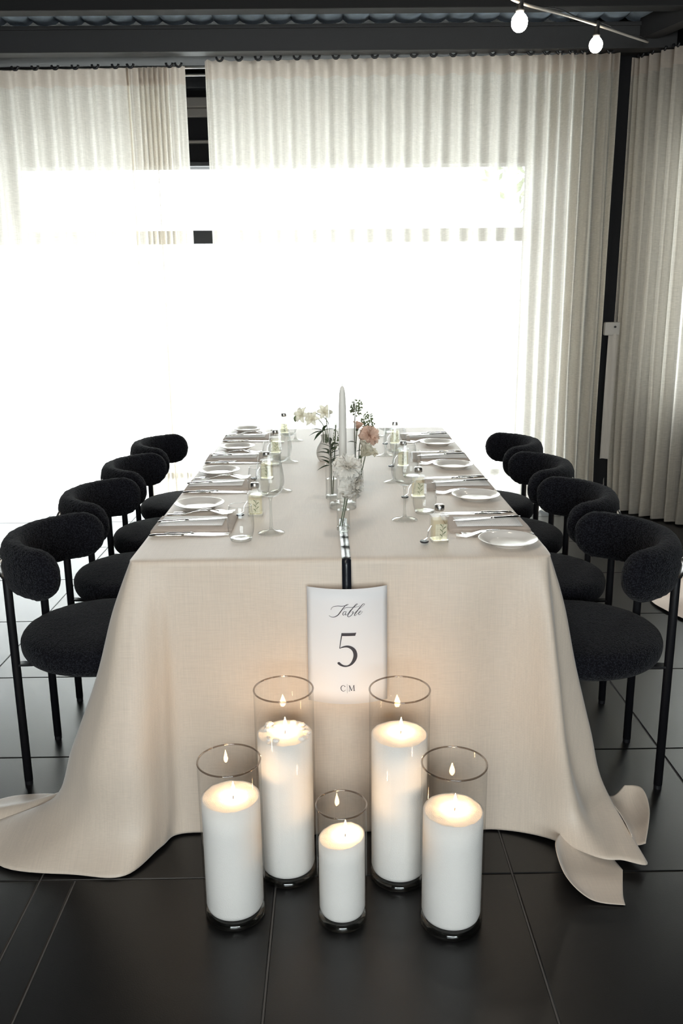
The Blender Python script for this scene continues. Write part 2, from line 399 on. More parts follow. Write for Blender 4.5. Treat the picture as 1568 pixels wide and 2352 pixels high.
# right hand wall, turned towards the room, with its own window
RW0, RW1 = V((2.05, 6.0, 0)), V((3.9, 3.15, 0)); rd = (RW1 - RW0).normalized(); rn = V((-rd.y, rd.x, 0)); rlen = (RW1 - RW0).length
def rbox(name, s0, s1, z0, z1, mat, parent=None, d0=0.0, d1=0.14):
    m_ = MB(); p = []
    for z in (z0, z1):
        for s_, d_ in ((s0, d0), (s1, d0), (s1, d1), (s0, d1)):
            q = RW0 + rd * s_ + rn * d_; p.append((q.x, q.y, z))
    m_.add(p, [(0, 3, 2, 1), (4, 5, 6, 7), (0, 1, 5, 4), (1, 2, 6, 5), (2, 3, 7, 6), (3, 0, 4, 7)])
    return m_.build(name, mat, parent)
wr = struct(rbox('wall_right', 0.0, 0.62, -0.006, 3.4, 'dark_wall'), 'black wall behind the curtain at far right')
rbox('wall_panel', 1.42, rlen, -0.006, 3.4, 'dark_wall', wr); rbox('wall_panel', 0.62, 1.42, 2.3, 3.4, 'dark_wall', wr); rbox('wall_panel', 0.62, 1.42, -0.006, 0.85, 'dark_wall', wr)
w2 = struct(empty('window_2'), 'window behind the curtain at far right')
rbox('frame_jamb', 0.62, 0.66, 0.85, 2.3, 'frame', w2, 0.02, 0.1); rbox('frame_jamb', 1.38, 1.42, 0.85, 2.3, 'frame', w2, 0.02, 0.1)
rbox('pane', 0.66, 1.38, 0.85, 2.3, 'pane', w2, 0.05, 0.056)
struct(MB().box(3.9, 4.05, -3.9, 3.2, -0.006, 3.4).build('wall_side_right', 'dark_wall'))
struct(MB().box(-4.2, -4.05, -3.9, 7.16, -0.006, 3.4).build('wall_left', 'dark_wall'))
# rear wall with an added unseen window behind the photographer, lighting the cloth front
rear = struct(MB().box(-4.2, -1.65, -3.75, -3.6, -0.006, 3.4).build('wall_rear', 'dark_wall'))
MB().box(1.65, 4.05, -3.75, -3.6, -0.006, 3.4).build('wall_panel', 'dark_wall', rear)
MB().box(-1.65, 1.65, -3.75, -3.6, 2.67, 3.4).build('wall_panel', 'dark_wall', rear)
MB().box(-1.65, 1.65, -3.75, -3.6, -0.006, 0.73).build('wall_panel', 'dark_wall', rear)
w3 = struct(empty('added_rear_window'))
for x in (-1.65, -0.03, 1.59):
    MB().box(x, x + 0.06, -3.72, -3.64, 0.73, 2.67).build('mullion', 'frame', w3)
for x in (-1.59, 0.03):
    MB().box(x, x + 1.56, -3.69, -3.684, 0.73, 2.67).build('pane', 'pane', w3)

# ceiling, header beam, purlin and the quilted insulation between them
ceiling = struct(MB().box(-4.2, 4.2, -3.9, 7.2, 3.10, 3.2).build('ceiling', 'ceiling'), 'black ceiling')
hb = struct(MB().box(-4.1, 2.05, 5.50, 5.60, 2.846, 2.972).build('trim_1', 'beam'), 'charcoal header beam above the curtains')
bevel(hb, 0.004)
MB().box(-4.1, 2.05, 5.60, 5.86, 2.860, 2.93).build('soffit', 'ceiling', hb)
MB().box(-4.1, 2.05, 5.49, 5.52, 2.965, 2.985).build('flange', 'beam', hb)
pur = struct(MB().box(-4.1, 2.4, 5.12, 5.22, 2.955, 3.10).build('trim_2', 'ceiling'), 'black ceiling purlin'); bevel(pur, 0.004)
for k in range(28):
    x0 = -2.35 + k * 0.152
    rows = []
    for j in range(6):
        y = 5.22 + j * 0.07
        rows.append([(x0 + 0.152 * i / 8, y, 3.028 - 0.022 * math.sin(PI * i / 8) ** 0.6 + 0.006 * noise.noise(V((x0 * 9 + i * .4, y * 14, k)))) for i in range(9)])
    MB().grid(rows).build('insulation_quilt', 'foil', ceiling, True)
# steel rafter that leaves it towards the right
raf = MB(); p0, p1 = V((1.87, 5.52, 2.98)), V((2.75, 3.2, 2.99))
dd = (p1 - p0).normalized(); sd = dd.cross(V((0, 0, 1))).normalized() * 0.05; hh = V((0, 0, 0.085))
raf.add([p0 - sd - hh, p0 + sd - hh, p0 + sd + hh, p0 - sd + hh, p1 - sd - hh, p1 + sd - hh, p1 + sd + hh, p1 - sd + hh],
        [(0, 1, 2, 3), (7, 6, 5, 4), (0, 4, 5, 1), (1, 5, 6, 2), (2, 6, 7, 3), (3, 7, 4, 0)])
struct(raf.build('trim_4', 'beam'), 'charcoal steel rafter leaving the corner post')

# ------------------------------------------------------------------ curtains
hook_me = MB().tube([(0.020 * math.cos(a), 0, -0.022 * math.sin(a)) for a in [PI * i / 8 for i in range(9)]], 0.0075, 6).mesh('hook', True)
def curtain(name, label, spec, ytop, zt, seed, path=None):
    """spec: list of (x position, fold depth) fold crests along the rail"""
    rnd = random.Random(seed)
    zb = 0.012
    pts = []            # (s, offset) samples along the rail
    for i in range(len(spec) - 1):
        (s0, a0), (s1, a1) = spec[i], spec[i + 1]
        for j in range(10):
            u = j / 10; a = a0 + (a1 - a0) * u
            pts.append((s0 + (s1 - s0) * u, a * math.cos(2 * PI * u), i + u))
    pts.append((spec[-1][0], spec[-1][1], len(spec) - 1))
    if path is None: path = lambda s_: (V((s_, wy(s_), 0)), V((0.03, 1, 0)).normalized())
    H_ = 15
    def pt(k, z, flare):
        s_, a, ph = pts[k]
        t_ = (zt - z) / (zt - zb)
        sw = 0.014 * t_ * noise.noise(V((ph * 0.7, t_ * 2.2, seed))) * 2
        am = a * (1.0 + 0.25 * t_ * noise.noise(V((ph * 0.35, t_ * 1.5, seed + 9)))) + 0.012 * t_ * noise.noise(V((ph * 1.3, 3.1 * t_, seed + 4)))
        p, n_ = path(s_ + sw)
        q = p + n_ * (am + flare); return (q.x, q.y, z)
    root = empty(name, (0, 0, 0)); tag(root, label, 'curtain', 'sheer linen curtains')
    zs = [zt - 0.105] + [zt - 0.105 - (zt - 0.105 - zb) * (i / H_) for i in range(1, H_ + 1)]
    MB().grid([[pt(k, z, 0) for k in range(len(pts))] for z in zs]).build('curtain_cloth', 'curtain', root, True)
    def ztop(k):
        return zt - 0.012 * (0.5 + 0.5 * math.cos(2 * PI * pts[k][2] + PI)) if spec[min(int(pts[k][2]), len(spec) - 2)][1] > 0.02 else zt
    rows = [[(*pt(k, zt, 0)[:2], ztop(k)) for k in range(len(pts))]] + [[pt(k, z, 0) for k in range(len(pts))] for z in (zt - 0.05, zt - 0.105)]
    MB().grid(rows).build('header_band', 'header', root, True)
    for i in range(len(spec) - 1):
        if spec[i + 1][0] - spec[i][0] < 0.05: continue
        sm = (spec[i][0] + spec[i + 1][0]) / 2
        p, n_ = path(sm); o = obj('hook', hook_me, 'black_metal', root)
        o.location = (p.x - n_.x * 0.034, p.y - n_.y * 0.034, zt + 0.008); o.rotation_euler = (0, 0, math.atan2(-n_.x, n_.y))
    return root
L = [(-2.72 + 0.1235 * k, 0.034) for k in range(13)]
L += [(-1.238 + 0.0, 0.026)]; 
L = [(x, a) for x, a in L if x < -1.2]
x = L[-1][0]
for d_, a in ((0.06, 0.03), (0.03, 0.035), (0.028, 0.04), (0.034, 0.04), (0.026, 0.04), (0.036, 0.036), (0.03, 0.03), (0.05, 0.02), (0.06, 0.016)):
    x += d_; L.append((x, a))
curtain('sheer_curtain', 'sheer cream curtain left of the dark gap, bunched at its right edge', L, 5.65, 2.818, 3)
Mn = [(-0.76, 0.012), (-0.72, 0.02)]
x = -0.72
for k in range(16):
    x += 0.117; Mn.append((x, 0.034))
for d_, a in ((0.10, 0.035), (0.09, 0.045), (0.065, 0.05), (0.08, 0.05), (0.065, 0.05), (0.08, 0.045), (0.08, 0.04), (0.035, 0.02)):
    x += d_; Mn.append((x, a))
curtain('sheer_curtain', 'wide sheer curtain across the middle of the window behind the table', Mn, 5.65, 2.845, 5)
RS = [(0.0, 0.02), (0.035, 0.03), (0.06, 0.04), (0.12, 0.045), (0.20, 0.05), (0.29, 0.05), (0.38, 0.045), (0.47, 0.04), (0.56, 0.035), (0.66, 0.03), (0.78, 0.03), (0.9, 0.03), (1.0, 0.03), (1.1, 0.03), (1.2, 0.03), (1.3, 0.03), (1.4, 0.03)]
rc0 = V((1.865, 5.73, 0)); rcd = V((0.55, -0.835, 0)).normalized(); rcn = V((-rcd.y, rcd.x, 0))
curtain('sheer_curtain', 'grey beige curtain at the far right beyond the black post', RS, 5.65, 2.845, 11, lambda s_: (rc0 + rcd * s_, rcn))
rail = empty('curtain_rail', (0, 0, 0)); tag(rail, 'slim steel curtain rail running under the black beam', 'curtain rail')
MB().tube([(-2.75, wy(-2.75) + 0.06, 2.822), (1.70, wy(1.70) + 0.06, 2.822)], 0.008, 8).build('rail_bar', 'clip', rail, True)
MB().tube([(-2.75, wy(-2.75) + 0.09, 2.785), (1.46, wy(1.46) + 0.09, 2.785)], 0.006, 8).build('rail_bar', 'clip', rail, True)

# pale strip of cloth hung on the post
hs = empty('hanging_strip', (1.822, 5.60, 0.36)); tag(hs, 'pale linen strip hanging from a white bracket on the black post', 'cloth strip')
hb_ = MB().box(-0.055, 0.045, 0.02, 0.06, 0.82, 0.905).build('bracket', 'plastic', hs); bevel(hb_, 0.008)
MB().tube([(0.01, 0.01, 0.875), (0.01, 0.03, 0.875)], 0.007, 8).build('screw', 'black_metal', hs)
rows = [[(0.0 - 0.012 * (1 - t_) + (0.055 + 0.01 * t_) * (u - 0.35) , 0.03 + 0.012 * math.sin(5 * u + 2 * t_), 0.005 + 0.83 * t_) for u in [i / 8 for i in range(9)]] for t_ in [j / 10 for j in range(11)]]
MB().grid(rows).build('cloth', 'strip', hs, True)

# ------------------------------------------------------------------ string lights
sl = empty('string_lights', (1.8, 5.35, 2.84)); tag(sl, 'festoon cable with glowing round bulbs under the ceiling', 'string lights')
def lp(p): return V(p) - V((1.8, 5.35, 2.84))
cpts = spline([lp((-1.55, -0.7, 2.74)), lp((-1.2, -0.02, 2.62)), lp((-0.72, 0.88, 2.53)), lp((-0.24, 1.76, 2.48)), lp((0.24, 2.64, 2.462)), lp((0.60, 3.3, 2.468)), lp((0.707, 3.5, 2.484)), lp((0.98, 3.92, 2.563)), lp((1.225, 4.3, 2.632)), lp((1.55, 4.85, 2.735)), lp((1.84, 5.40, 2.85))], 8)
MB().tube(cpts, 0.006, 8).build('cable', 'cable', sl, True)
MB().tube([V(p) + V((0.0, 0.0, 0.010 + 0.006 * math.sin(i * .6))) for i, p in enumerate(cpts)], 0.0025, 6).build('wire', 'socket', sl, True)
for bx, by, bz, zc in ((0.709, 3.5, 2.419, 2.484), (1.227, 4.3, 2.551, 2.632), (0.24, 2.64, 2.395, 2.462), (-0.24, 1.76, 2.413, 2.48), (-0.72, 0.88, 2.463, 2.53), (-1.2, -0.02, 2.553, 2.62)):  # last four bulbs, out of frame, are added to light the tabletop
    c = lp((bx, by, bz))
    sk = MB().lathe([(0.014, 0.034), (0.0165, 0.036), (0.0165, 0.042), (0.013, 0.044), (0.013, zc - bz), (0.016, zc - bz + 0.012), (0.006, zc - bz + 0.02)], 16, c, True, True).build('socket', 'socket', sl, True)
    bl = MB().lathe([(0.0, -0.036), (0.012, -0.0335), (0.022, -0.0265), (0.029, -0.014), (0.0305, 0.0), (0.028, 0.012), (0.022, 0.021), (0.0155, 0.028)], 20, c).build('bulb', 'bulb' if by < 3 else 'bulb_low', sl, True)
    MB().lathe([(0.0156, 0.028), (0.0145, 0.034), (0.0145, 0.038)], 20, c).build('bulb_neck', 'bulb_neck', bl, True)

# ------------------------------------------------------------------ table and its cloth
TZ = 0.770
tb = empty('dining_table', (0.015, 3.26, 0)); tag(tb, 'long dining table under the beige linen cloth', 'table')
bevel(MB().box(-0.545, 0.545, -1.14, 1.14, 0.725, 0.762).build('tabletop', 'wood', tb), 0.006)
for sx in (-0.41, 0.41):
    for sy in (-1.0, 1.0):
        MB().box(sx - 0.03, sx + 0.03, sy - 0.03, sy + 0.03, 0.0, 0.726).build('leg', 'black_metal', tb)
ZR = (0.765, 0.63, 0.45, 0.25, 0.085)
def col(pts, hem): return [(p[0], p[1], z) for p, z in zip(pts, ZR)] + [hem]
def fr(x, dy=0.0):
    return col([(x, 2.10), (x, 2.086 + dy), (x, 2.074 + dy), (x, 2.06 + dy), (x, 2.05 + dy)], (x, 2.044 + dy, 0.005))
cols = [
    col([(-0.535, 4.40), (-0.55, 4.42), (-0.56, 4.44), (-0.58, 4.47), (-0.60, 4.49)], (-0.64, 4.52, 0.008)),
    col([(-0.538, 4.25), (-0.525, 4.25), (-0.470, 4.25), (-0.465, 4.25), (-0.465, 4.25)], (-0.47, 4.25, 0.006)),
    col([(-0.538, 3.55), (-0.525, 3.55), (-0.465, 3.55), (-0.460, 3.55), (-0.460, 3.55)], (-0.465, 3.55, 0.006)),
    col([(-0.538, 2.85), (-0.525, 2.85), (-0.465, 2.85), (-0.460, 2.85), (-0.460, 2.85)], (-0.465, 2.85, 0.006)),
    col([(-0.538, 2.42), (-0.525, 2.42), (-0.465, 2.42), (-0.462, 2.41), (-0.464, 2.40)], (-0.47, 2.40, 0.006)),
    col([(-0.537, 2.25), (-0.542, 2.25), (-0.530, 2.24), (-0.525, 2.23), (-0.535, 2.225)], (-0.62, 2.24, 0.010)),
    col([(-0.536, 2.14), (-0.588, 2.13), (-0.640, 2.125), (-0.717, 2.12), (-0.785, 2.12)], (-0.97, 2.125, 0.006)),
    col([(-0.530, 2.108), (-0.566, 2.072), (-0.602, 2.04), (-0.655, 2.0), (-0.705, 1.985)], (-0.885, 1.925, 0.006)),
    col([(-0.515, 2.10), (-0.532, 2.062), (-0.55, 2.025), (-0.570, 1.975), (-0.585, 1.945)], (-0.67, 1.882, 0.006)),
    col([(-0.49, 2.10), (-0.495, 2.066), (-0.50, 2.034), (-0.505, 1.988), (-0.505, 1.955)], (-0.545, 1.878, 0.006)),
    col([(-0.455, 2.10), (-0.456, 2.08), (-0.458, 2.06), (-0.462, 2.035), (-0.462, 2.015)], (-0.475, 1.985, 0.012)),
    col([(-0.41, 2.10), (-0.41, 2.09), (-0.412, 2.083), (-0.415, 2.073), (-0.42, 2.062)], (-0.43, 2.052, 0.006)),
    fr(-0.25, 0.006), fr(-0.06, -0.006), fr(0.12, 0.004), fr(0.30, -0.006), fr(0.43, 0.004),
    col([(0.49, 2.10), (0.494, 2.08), (0.50, 2.062), (0.51, 2.045), (0.525, 2.03)], (0.555, 2.00, 0.012)),
    col([(0.535, 2.102), (0.552, 2.062), (0.575, 2.033), (0.600, 2.005), (0.635, 1.985)], (0.662, 1.900, 0.022)),
    col([(0.552, 2.108), (0.570, 2.098), (0.592, 2.095), (0.622, 2.10), (0.672, 2.085)], (0.718, 1.882, 0.026)),
    col([(0.562, 2.13), (0.606, 2.13), (0.648, 2.14), (0.703, 2.15), (0.745, 2.14)], (0.785, 1.895, 0.018)),
    col([(0.566, 2.235), (0.562, 2.225), (0.535, 2.22), (0.530, 2.21), (0.545, 2.205)], (0.66, 2.21, 0.012)),
    col([(0.567, 2.40), (0.555, 2.40), (0.472, 2.40), (0.468, 2.40), (0.468, 2.40)], (0.475, 2.40, 0.006)),
    col([(0.567, 2.8), (0.555, 2.8), (0.470, 2.8), (0.468, 2.8), (0.468, 2.8)], (0.475, 2.8, 0.006)),
    col([(0.567, 3.5), (0.555, 3.5), (0.470, 3.5), (0.468, 3.5), (0.468, 3.5)], (0.475, 3.5, 0.006)),
    col([(0.567, 4.2), (0.555, 4.2), (0.475, 4.2), (0.470, 4.2), (0.470, 4.2)], (0.475, 4.2, 0.006)),
    col([(0.565, 4.40), (0.58, 4.42), (0.59, 4.44), (0.61, 4.47), (0.63, 4.49)], (0.67, 4.52, 0.008)),
    col([(0.3, 4.42), (0.3, 4.43), (0.3, 4.44), (0.3, 4.45), (0.3, 4.46)], (0.3, 4.47, 0.006)),
    col([(-0.27, 4.42), (-0.27, 4.43), (-0.27, 4.44), (-0.27, 4.45), (-0.27, 4.46)], (-0.27, 4.47, 0.006)),
]
NS, NT = 9, 8
rows_ = []
for r_ in range(6): rows_.append(spline([c_[r_] for c_ in cols], NS, True))
# rail row must stay a true rounded rectangle
def clampr(p):
    return (max(-0.538, min(0.568, p[0])), max(2.10, min(4.42, p[1])), 0.765)
rows_[0] = [clampr(p) for p in rows_[0]]
NC = len(rows_[0])
fine = [spline([rows_[r_][i] for r_ in range(6)], NT) for i in range(NC)]
nrow = len(fine[0])
def inset(p, d, z):
    cx, cyy = 0.015, 3.26
    x_ = max(-0.538 + d, min(0.568 - d, p[0])); y_ = max(2.10 + d, min(4.42 - d, p[1])); return (x_, y_, z)
loops = [[inset(p, 0.030, TZ) for p in rows_[0]], [inset(p, 0.010, TZ - 0.0002) for p in rows_[0]], [inset(p, 0.003, TZ - 0.002) for p in rows_[0]]]
for j in range(nrow):
    lo = []
    for i in range(NC):
        p = V(fine[i][j]); p.z = max(p.z, 0.004)
        if 3 < j:
            k = noise.noise(V((p.x * 3.0, p.y * 3.0, p.z * 1.2)))
            p += V((0, -1, 0)) * 0.004 * k * min(1, j / 12)
        lo.append(tuple(p))
    loops.append(lo)
mb = MB(); vv = [p for lo in loops for p in lo]; ff = []
for j in range(len(loops) - 1):
    for i in range(NC):
        k = (i + 1) % NC; ff.append((j * NC + i, (j + 1) * NC + i, (j + 1) * NC + k, j * NC + k))
ff.append(tuple(range(NC)))
mb.add(vv, ff)
cl = empty('tablecloth', (0.015, 3.26, 0)); tag(cl, 'long beige linen tablecloth pooling on the floor at its front corners', 'tablecloth')
def rel(o, root):
    o.parent = root; o.matrix_parent_inverse = Matrix.Translation(-root.location); return o
o = rel(mb.build('draped_sheet', 'cloth', None, True), cl)
sm = o.modifiers.new('thickness', 'SOLIDIFY'); sm.thickness = 0.0012; sm.offset = 1
gB = [[(.590, 1.985, .034), (.550, 1.880, .070), (.556, 1.796, .046), (.609, 1.757, .010), (.685, 1.743, .005)],
      [(.605, 1.975, .026), (.572, 1.882, .022), (.585, 1.812, .012), (.625, 1.787, .005), (.690, 1.772, .004)],
      [(.642, 1.955, .018), (.630, 1.905, .008), (.632, 1.853, .005), (.662, 1.823, .004), (.702, 1.812, .004)],
      [(.700, 1.960, .012), (.705, 1.940, .008), (.712, 1.915, .005), (.718, 1.890, .004), (.722, 1.872, .004)]]
gC = [[(.735, 2.19, .075), (.752, 2.12, .062), (.768, 2.04, .055), (.772, 1.96, .045)],
      [(.765, 2.195, .020), (.785, 2.12, .012), (.795, 2.04, .012), (.785, 1.965, .014)],
      [(.800, 2.19, .014), (.828, 2.13, .008), (.826, 2.06, .008), (.795, 1.965, .010)],
      [(.828, 2.185, .050), (.864, 2.15, .062), (.858, 2.07, .045), (.808, 1.955, .022)]]
gD = [[(-.76, 2.12, .030), (-.86, 2.10, .020), (-.95, 2.10, .004), (-1.06, 2.08, .003)],
      [(-.78, 2.165, .070), (-.87, 2.155, .045), (-.96, 2.145, .030), (-1.06, 2.13, .015)],
      [(-.79, 2.20, .020), (-.88, 2.20, .014), (-.97, 2.19, .012), (-1.06, 2.17, .008)],
      [(-.79, 2.24, .010), (-.87, 2.25, .008), (-.96, 2.24, .008), (-1.04, 2.20, .006)]]
for g_ in (gB, gC, gD):
    h = rel(MB().grid(patch(g_, 8, 8)).build('hem_fold', 'cloth', None, True), cl)
    s_ = h.modifiers.new('thickness', 'SOLIDIFY'); s_.thickness = 0.002

# neighbouring cloth at the right edge
nb = empty('tablecloth', (1.95, 4.0, 0)); tag(nb, 'blush tablecloth of the next table trailing on the floor at the right edge', 'tablecloth')
ctr = []
base = [(0.55, 0.42), (0.34, 0.40), (0.16, 0.36), (-0.06, 0.26), (-0.32, 0.05), (-0.44, -0.16), (-0.42, -0.32), (-0.38, -0.44), (-0.40, -0.52), (-0.33, -0.60), (-0.2, -0.64), (0.05, -0.66), (0.4, -0.66), (0.64, -0.68)]
top_ = [(0.62 - 0.475 * math.cos(a_), -0.12 + 0.475 * math.sin(a_)) for a_ in (1.5, 1.2, 0.9, 0.6, 0.3, 0.1, -0.08, -0.22, -0.36, -0.5, -0.7, -0.95, -1.2, -1.55)]
gN = []
for t_, z in ((0, 0.74), (0.22, 0.5), (0.5, 0.2), (0.72, 0.05), (0.88, 0.03), (1.0, 0.012)):
    gN.append([(a[0] + (b_[0] - a[0]) * t_, a[1] + (b_[1] - a[1]) * t_, z + (0.02 * math.sin(i * 2.4) if 0.6 < t_ < 0.95 else 0)) for i, (a, b_) in enumerate(zip(top_, base))])
o = MB().grid(patch(gN, 5, 5)).build('draped_sheet', 'cloth2', nb, True)
MB().lathe([(0.0, 0.735), (0.47, 0.735), (0.475, 0.738), (0.47, 0.742), (0.0, 0.743)], 48, (0.62, -0.12, 0)).build('cloth_top', 'cloth2', nb)

# ------------------------------------------------------------------ chairs
def make_chair():
    r = empty('dining_chair')
    # backrest: padded band bent round the back of the seat, ends rounded
    R0, TH, HH = 0.236, 0.036, 0.074
    PHI = 1.40; ns, nk = 90, 28; half = R0 * PHI
    mb = MB(); vs = []; fs = []
    for i in range(ns + 1):
        u = -1 + 2 * i / ns
        u = math.sin(u * PI / 2) * 0.35 + u * 0.65
        s_ = u * half; d_ = half - abs(s_)
        e = min(1, d_ / HH); hh_ = HH * math.sqrt(max(0, 1 - (1 - e) ** 2)); e2 = min(1, d_ / (TH * 1.2)); tt = TH * math.sqrt(max(0, 1 - (1 - e2) ** 2))
        a = PI + s_ / R0
        for k in range(nk):
            q = 2 * PI * k / nk; cq, sq = math.cos(q), math.sin(q)
            rr = R0 + tt * math.copysign(abs(cq) ** 0.75, cq); zz = 0.690 + hh_ * math.copysign(abs(sq) ** 0.8, sq)
            p = V((rr * math.cos(a), rr * math.sin(a), zz))
            n_ = noise.noise(p * 90) * 0.0022 + noise.noise(p * 220) * 0.0012
            p += V((math.cos(a) * cq, math.sin(a) * cq, sq)) * n_
            vs.append(p)
    for j in range(ns):
        for k in range(nk):
            q = (k + 1) % nk; fs.append((j * nk + k, j * nk + q, (j + 1) * nk + q, (j + 1) * nk + k))
    fs.append(tuple(range(nk))); fs.append(tuple(reversed([ns * nk + k for k in range(nk)])))
    mb.add(vs, fs).build('backrest', 'boucle', r, True)
    prof = [(0.001, 0.380), (0.15, 0.380), (0.205, 0.383), (0.226, 0.392), (0.238, 0.408), (0.242, 0.428), (0.240, 0.446), (0.230, 0.461), (0.210, 0.470), (0.16, 0.477), (0.08, 0.480), (0.001, 0.481)]
    m_ = MB().lathe([tuple(x_) for x_ in spline(prof, 4)], 96)
    m_.v = [tuple(V(p) * (1 + 0.0025 * noise.noise(V(p) * 60)) if p[2] > 0.39 else p) for p in m_.v]
    m_.build('seat', 'boucle', r, True)
    for sy in (-1, 1):
        MB().tube([(-0.225, sy * 0.137, 0.012), (-0.225, sy * 0.137, 0.660), (-0.2265, sy * 0.1375, 0.672)], 0.0125, 14).build('leg', 'black_metal', r, True)
        MB().tube([(0.165, sy * 0.165, 0.012), (0.165, sy * 0.165, 0.385)], 0.0125, 14).build('leg', 'black_metal', r, True)
        MB().lathe([(0.0, 0.0), (0.0115, 0.0), (0.0115, 0.013)], 14, (-0.225, sy * 0.137, 0)).build('foot_glide', 'black_metal', r)
        MB().lathe([(0.0, 0.0), (0.0115, 0.0), (0.0115, 0.013)], 14, (0.165, sy * 0.165, 0)).build('foot_glide', 'black_metal', r)
        MB().strip([(-0.222, sy * 0.135, 0.392), (-0.19, sy * 0.116, 0.384), (-0.12, sy * 0.072, 0.376)], [0.03, 0.03, 0.03], 0.006, (0.5, 0.86 * sy, 0)).build('seat_bracket', 'black_metal', r)
        a = math.atan2(sy * 0.137, -0.225)
        pts = [(0.266 * math.cos(a), 0.266 * math.sin(a), 0.664), (0.276 * math.cos(a), 0.276 * math.sin(a), 0.682), (0.278 * math.cos(a), 0.278 * math.sin(a), 0.70), (0.270 * math.cos(a), 0.270 * math.sin(a), 0.716)]
        MB().tube(pts, [0.0125, 0.0115, 0.010, 0.008], 12).build('clip', 'clip', r, True)
    return r
proto = make_chair()
ORD = ['nearest', 'second nearest', 'third nearest', 'farthest']
for side in (0, 1):
    for i in range(4):
        c = proto if (side == 0 and i == 0) else copy_tree(proto)
        jit = random.uniform(-0.03, 0.03)
        if side == 0: c.location = (-0.716 - 0.004 * (i % 2), 2.458 + 0.553 * i, 0); c.rotation_euler = (0, 0, jit)
        else: c.location = (0.726 + 0.004 * (i % 2), 2.385 + 0.553 * i, 0); c.rotation_euler = (0, 0, PI + jit)
        tag(c, '%s black boucle chair on the %s side of the table' % (ORD[i], ('left', 'right')[side]), 'chair', 'black boucle dining chairs')

# ------------------------------------------------------------------ place settings
def make_plate():
    return obj('side_plate', MB().lathe([(0.0, 0.003), (0.040, 0.003), (0.043, 0.0), (0.047, 0.0), (0.049, 0.003), (0.060, 0.009), (0.079, 0.0165), (0.0805, 0.0175), (0.0800, 0.0188), (0.0785, 0.0188), (0.060, 0.0115), (0.051, 0.0065), (0.046, 0.0055), (0.0, 0.0055)], 56).mesh('side_plate', True), 'china')
def make_napkin():
    r = empty('napkin')
    for k in range(3):
        z0 = 0.0003 + 0.0027 * k; rows = []
        sh = 0.004 * k
        for j in range(9):
            w_ = -0.095 + sh * 0.5 + (0.19 - sh) * j / 8
            rows.append([(-0.117 + 0.234 * i / 14, w_, z0 + 0.0024 + 0.0014 * noise.noise(V((i * .5, j * .6, k * 5))) - (0.0012 if j in (0, 8) else 0)) for i in range(15)])
        o = MB().grid(rows).build('folded_layer', 'napkin', r, True)
        s_ = o.modifiers.new('thickness', 'SOLIDIFY'); s_.thickness = 0.0021; s_.offset = -1
    return r
def make_menu():
    o = obj('menu_card', MB().grid([[(-0.095 + 0.19 * i / 6, -0.055 + 0.11 * j / 3, 0.0008 * math.sin(PI * i / 6)) for i in range(7)] for j in range(4)]).mesh('menu_card', True), 'menu')
    s_ = o.modifiers.new('thickness', 'SOLIDIFY'); s_.thickness = 0.0008; s_.offset = 1
    return o
def make_knife(L_=0.225):
    r = empty('table_knife'); h = L_ * 0.44
    m_ = MB(); n = 10
    pts = [(i / n * h, 0, 0.0055) for i in range(n + 1)]
    m_.tube([(p[0], p[1] , p[2]) for p in pts], [0.0028, 0.0048, 0.0056, 0.0056, 0.0052, 0.0048, 0.0046, 0.0046, 0.0048, 0.0050, 0.0036], 10)
    m_.v = [(x_, y_ * 1.35, 0.0055 + (z_ - 0.0055) * 0.85) for x_, y_, z_ in m_.v]
    m_.build('handle', 'steel', r, True)
    bl = [(h + (L_ - h) * i / 8, 0.0, 0.005 - 0.002 * i / 8) for i in range(9)]
    MB().strip(bl, [0.009, 0.013, 0.0165, 0.018, 0.0185, 0.0185, 0.017, 0.012, 0.003], 0.0018).build('blade', 'steel', r)
    return r
def make_fork(L_=0.205):
    r = empty('table_fork'); zc = lambda u: 0.003 + 0.012 * math.sin(min(1, max(0, (u - 0.25) / 0.6)) * PI) 
    n = 12; pts = [(L_ * 0.66 * i / n, 0, zc(0.66 * i / n)) for i in range(n + 1)]
    MB().strip(pts, [0.012, 0.018, 0.0185, 0.017, 0.014, 0.011, 0.009, 0.0075, 0.0065, 0.006, 0.006, 0.0065, 0.008], 0.0026).build('handle', 'steel', r, True)
    u0 = 0.66; hp = [(L_ * u, 0, zc(u)) for u in (0.66, 0.70, 0.74, 0.78)]
    hd = MB().strip(hp, [0.008, 0.018, 0.024, 0.025], 0.002)
    for k in range(4):
        y_ = -0.0108 + 0.0072 * k
        hd.strip([(L_ * u, y_, zc(u) + (0.004 * (u - 0.9) * 10 if u > 0.9 else 0)) for u in (0.775, 0.85, 0.93, 1.0)], [0.0036, 0.0034, 0.003, 0.0016], 0.0018)
    hd.build('tines', 'steel', r)
    return r
